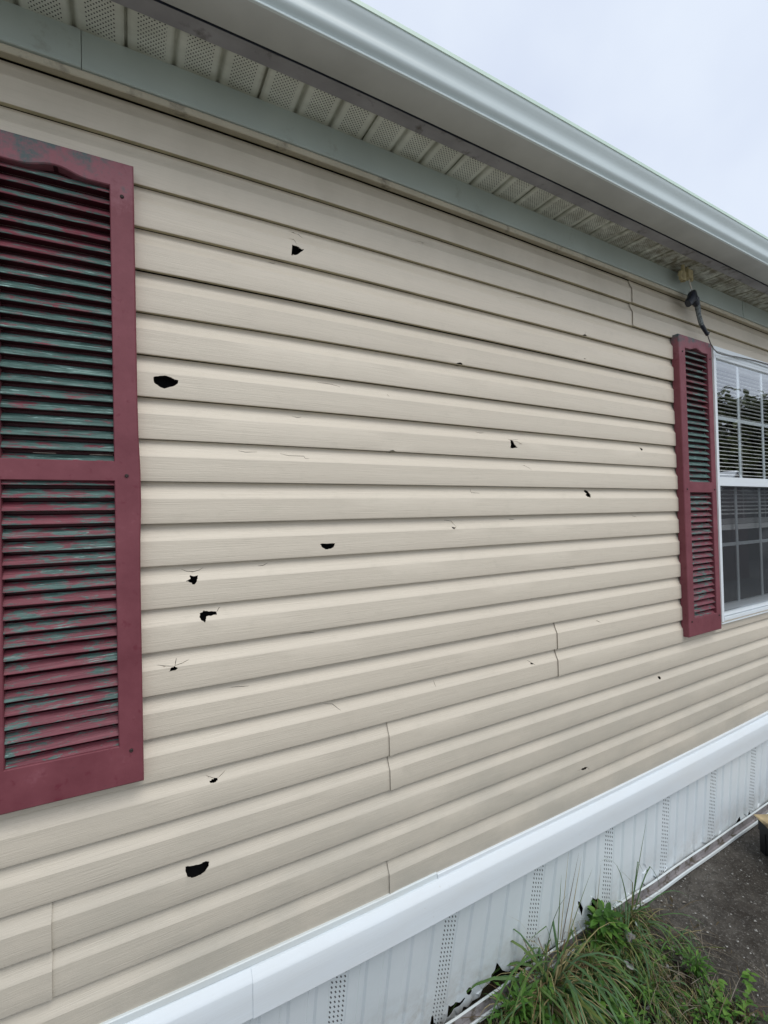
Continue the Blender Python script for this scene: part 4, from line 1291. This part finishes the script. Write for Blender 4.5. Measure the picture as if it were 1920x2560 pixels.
def litter():
    pl = Plant(); r = random.Random(77)
    for i in range(1500):
        x = r.uniform(.9, 2.05); y = r.uniform(-.5, .04)
        if x > 1.8 and (r.random() < .8 or y < -.2): continue
        a = r.uniform(0, 6.28); L = r.uniform(.008, .030)
        pl.leaf((x, y, gz(x) + r.uniform(.0, .014)), (math.cos(a), math.sin(a), r.uniform(-.15, .3)), (r.uniform(-.4, .4), r.uniform(-.4, .4), 1), L, L * r.uniform(.25, .8), r.random() ** 1.6, r.choice((0, 1, 2)), r.uniform(-.3, .6), 4)
    for i in range(380):
        x = r.uniform(.95, 1.95); y = r.uniform(-.48, .05); a = r.uniform(0, 6.28)
        pl.blade((x, y, gz(x) + r.uniform(.002, .05)), (math.cos(a), math.sin(a), r.uniform(-.2, .3)), r.uniform(.05, .16), r.uniform(.0012, .0026), r.uniform(.2, 1.2), r.uniform(.3, .75), 5)
    o = pl.done('leaf_litter', M['litter']); tag(o, kind='stuff')
litter()
M['grit'] = mat_simple('pale_grit', (.28, .27, .245), .8, .3, .6, 300)
M['grey_leaf'] = mat_simple('curled_grey_leaf', (.21, .205, .195), .8, .2, .45, 60)
def grit():
    m = MB(); r = random.Random(12)
    for i in range(900):
        x = min(r.uniform(1.85, 3.6), r.uniform(1.85, 3.6)); y = r.uniform(-.75, .0)
        if x < 2.4 and r.random() < .3: continue
        s = r.choice((.0012, .0015, .002, .002, .003, .0045, .006)) * r.uniform(.7, 1.2); z = gz(x) + s * .3
        vs = [(x + s * r.uniform(.6, 1.3) * a, y + s * r.uniform(.6, 1.3) * b, z + s * .7 * c * r.uniform(.6, 1.1)) for a, b, c in ((1, 0, 0), (-1, 0, 0), (0, 1, 0), (0, -1, 0), (0, 0, 1), (0, 0, -1))]
        m.add(vs, [(0, 2, 4), (2, 1, 4), (1, 3, 4), (3, 0, 4), (2, 0, 5), (1, 2, 5), (3, 1, 5), (0, 3, 5)])
    o = m.build('grit', M['grit']); tag(o, kind='stuff')
grit()
def dead_leaf(x, y, size, h, label):
    m = MB(); r = random.Random(int(x * 991)); n = 22
    vs = [(0, 0, .0)]
    for ringi in (.5, 1.0):
        for q in range(n):
            a = 2 * math.pi * q / n
            rad = size * ringi * (.72 + .2 * math.cos(2 * a + x * 9) + .14 * math.cos(3 * a + 1)) * r.uniform(.72, 1.15)
            vs.append((rad * math.cos(a), rad * math.sin(a) * .75, size * (.55 * ringi ** 2 * (.5 + .5 * math.sin(2 * a + x)) + r.uniform(-.05, .05))))
    fs = [(0, 1 + q, 1 + (q + 1) % n) for q in range(n)] + [(1 + q, 1 + n + q, 1 + n + (q + 1) % n, 1 + (q + 1) % n) for q in range(n)]
    m.add(vs, fs)
    o = m.build('dead_leaf', M['grey_leaf'], smooth=60)
    o.location = (x, y, gz(x) + h); o.rotation_euler = (.5, r.uniform(-.3, .3), r.uniform(0, 6))
    tag(o, label, 'leaf', 'curled grey leaves lying in the grass')
dead_leaf(1.655, -.085, .026, .055, 'largest pale curled leaf caught among straw right of the oval leaved weed')
dead_leaf(1.575, -.125, .020, .035, 'grey curled leaf in the shade between the grass tufts')
dead_leaf(1.69, -.205, .016, .025, 'small whitish leaf near the edge of the concrete')
dead_leaf(1.50, -.24, .015, .03, 'little grey leaf low in the lawn by the bottom edge')
dead_leaf(1.63, .03, .022, .05, 'pale folded leaf right under the skirting gap')
m = MB(); m.add([(-.008, -.005, 0), (.010, -.004, .002), (.007, .006, .004), (-.009, .005, .001), (-.008, -.005, -.002), (.010, -.004, 0), (.007, .006, .002), (-.009, .005, -.001)], [(0, 1, 2, 3), (7, 6, 5, 4), (0, 4, 5, 1), (1, 5, 6, 2), (2, 6, 7, 3), (3, 7, 4, 0)])
o = m.build('vinyl_chip', M['white']); o.location = (1.745, -.048, gz(1.74) + .035); o.rotation_euler = (.5, .2, .6)
tag(o, 'bright white vinyl chip lying in the grass by the track end', 'chip')

# ------------------------------------------------------------------ across the yard: seen only as reflections in the window
M['tree_leaf'] = mat_leaf('tree_foliage', [(0, (.10, .12, .05)), (.6, (.19, .21, .09)), (1, (.29, .30, .14))], .6, .15)
M['bark'] = mat_simple('tree_bark', (.07, .055, .042), .9, .2, .3, 12, .5)
def tree(x, y, h, rad, label, seed):
    r = random.Random(seed); base = (x, y, -1.66)
    root = empty('tree', base); tag(root, label, 'tree', 'trees across the yard')
    t = MB(); t.tube([(x, y, -1.7), (x + .1, y, -1.66 + h * .35), (x, y + .1, -1.66 + h * .8)], [h * .035, h * .028, h * .008], 9)
    for k in range(7):
        a = r.uniform(0, 6.28); z = -1.66 + h * r.uniform(.3, .6)
        t.tube([(x, y, z), (x + rad * .7 * math.cos(a), y + rad * .7 * math.sin(a), z + h * .22)], [h * .014, h * .004], 6)
    T(root, t, 'trunk', M['bark'], smooth=60)
    pl = Plant()
    cl = [(r.gauss(0, .42), r.gauss(0, .42), r.uniform(-.85, .95)) for _ in range(60)]
    for c in cl:
        s = 1 - .35 * abs(c[2])
        ctr = Vector((x + c[0] * rad * s * 1.2, y + c[1] * rad * s * 1.2, -1.66 + h * (.58 + .38 * c[2])))
        tone = r.uniform(0, .7)
        for k in range(85):
            d = Vector((r.gauss(0, 1), r.gauss(0, 1), r.gauss(0, .8)))
            p = ctr + d * rad * .17
            L = r.uniform(.18, .36)
            pl.leaf(p, (r.uniform(-1, 1), r.uniform(-1, 1), r.uniform(-.6, .6)), (0, 0, 1), L, L * .6, min(1, tone + r.uniform(0, .3)), 0, .2, 2)
    o = pl.done('crown', M['tree_leaf']); o.parent = root; o.location = -Vector(base)
def polar(dist, azdeg):     # yard positions as seen mirrored in the window
    a = math.radians(azdeg); return (2.8 + dist * math.cos(a), -dist * math.sin(a))
for i, (dist, az, h, rad, lab) in enumerate(((15, 27.5, 5.2, 1.7, 'broad tree across the yard, nearest to the red shed'), (16, 22.5, 5.0, 1.6, 'middle tree of the row across the yard'), (17, 17.0, 5.5, 1.9, 'tall loose tree further along the yard'), (18, 33.0, 5.6, 2.0, 'dense tree at the near end of the row across the yard'))):
    x, y = polar(dist, az); tree(x, y, h, rad, lab, 60 + i)
M['red_board'] = mat_simple('dark_red_boards', (.15, .028, .036), .7, .3, .15, 4)
sx, sy = polar(10.5, 27.2)
sh = empty('garden_shed', (sx, sy, -1.66)); tag(sh, 'dark red garden shed with white roof trim across the yard', 'shed')
q = MB(); q.box(sx - .9, sx + .8, sy - .9, sy + .55, -1.66, .25)
q.add([(sx - .9, sy + .55, .25), (sx + .8, sy + .55, .25), (sx - .05, sy + .55, .85), (sx - .9, sy - .9, .25), (sx + .8, sy - .9, .25), (sx - .05, sy - .9, .85)], [(0, 1, 2), (5, 4, 3)])
T(sh, q, 'wall', M['red_board'])
q = MB()
for s in (-1, 1):
    ex = sx - .05 + s * 1.0
    q.add([(sx - .05, sy - 1.05, .885), (sx - .05, sy + .7, .885), (ex, sy + .7, .20), (ex, sy - 1.05, .20), (sx - .05, sy - 1.05, .845), (sx - .05, sy + .7, .845), (ex, sy + .7, .16), (ex, sy - 1.05, .16)], [(0, 1, 2, 3), (7, 6, 5, 4), (0, 4, 5, 1), (1, 5, 6, 2), (2, 6, 7, 3), (3, 7, 4, 0)])
T(sh, q, 'roof', M['white'])
q = MB(); q.box(sx - .45, sx + .35, sy + .5502, sy + .58, -1.64, .05); T(sh, q, 'door', M['red_board'])
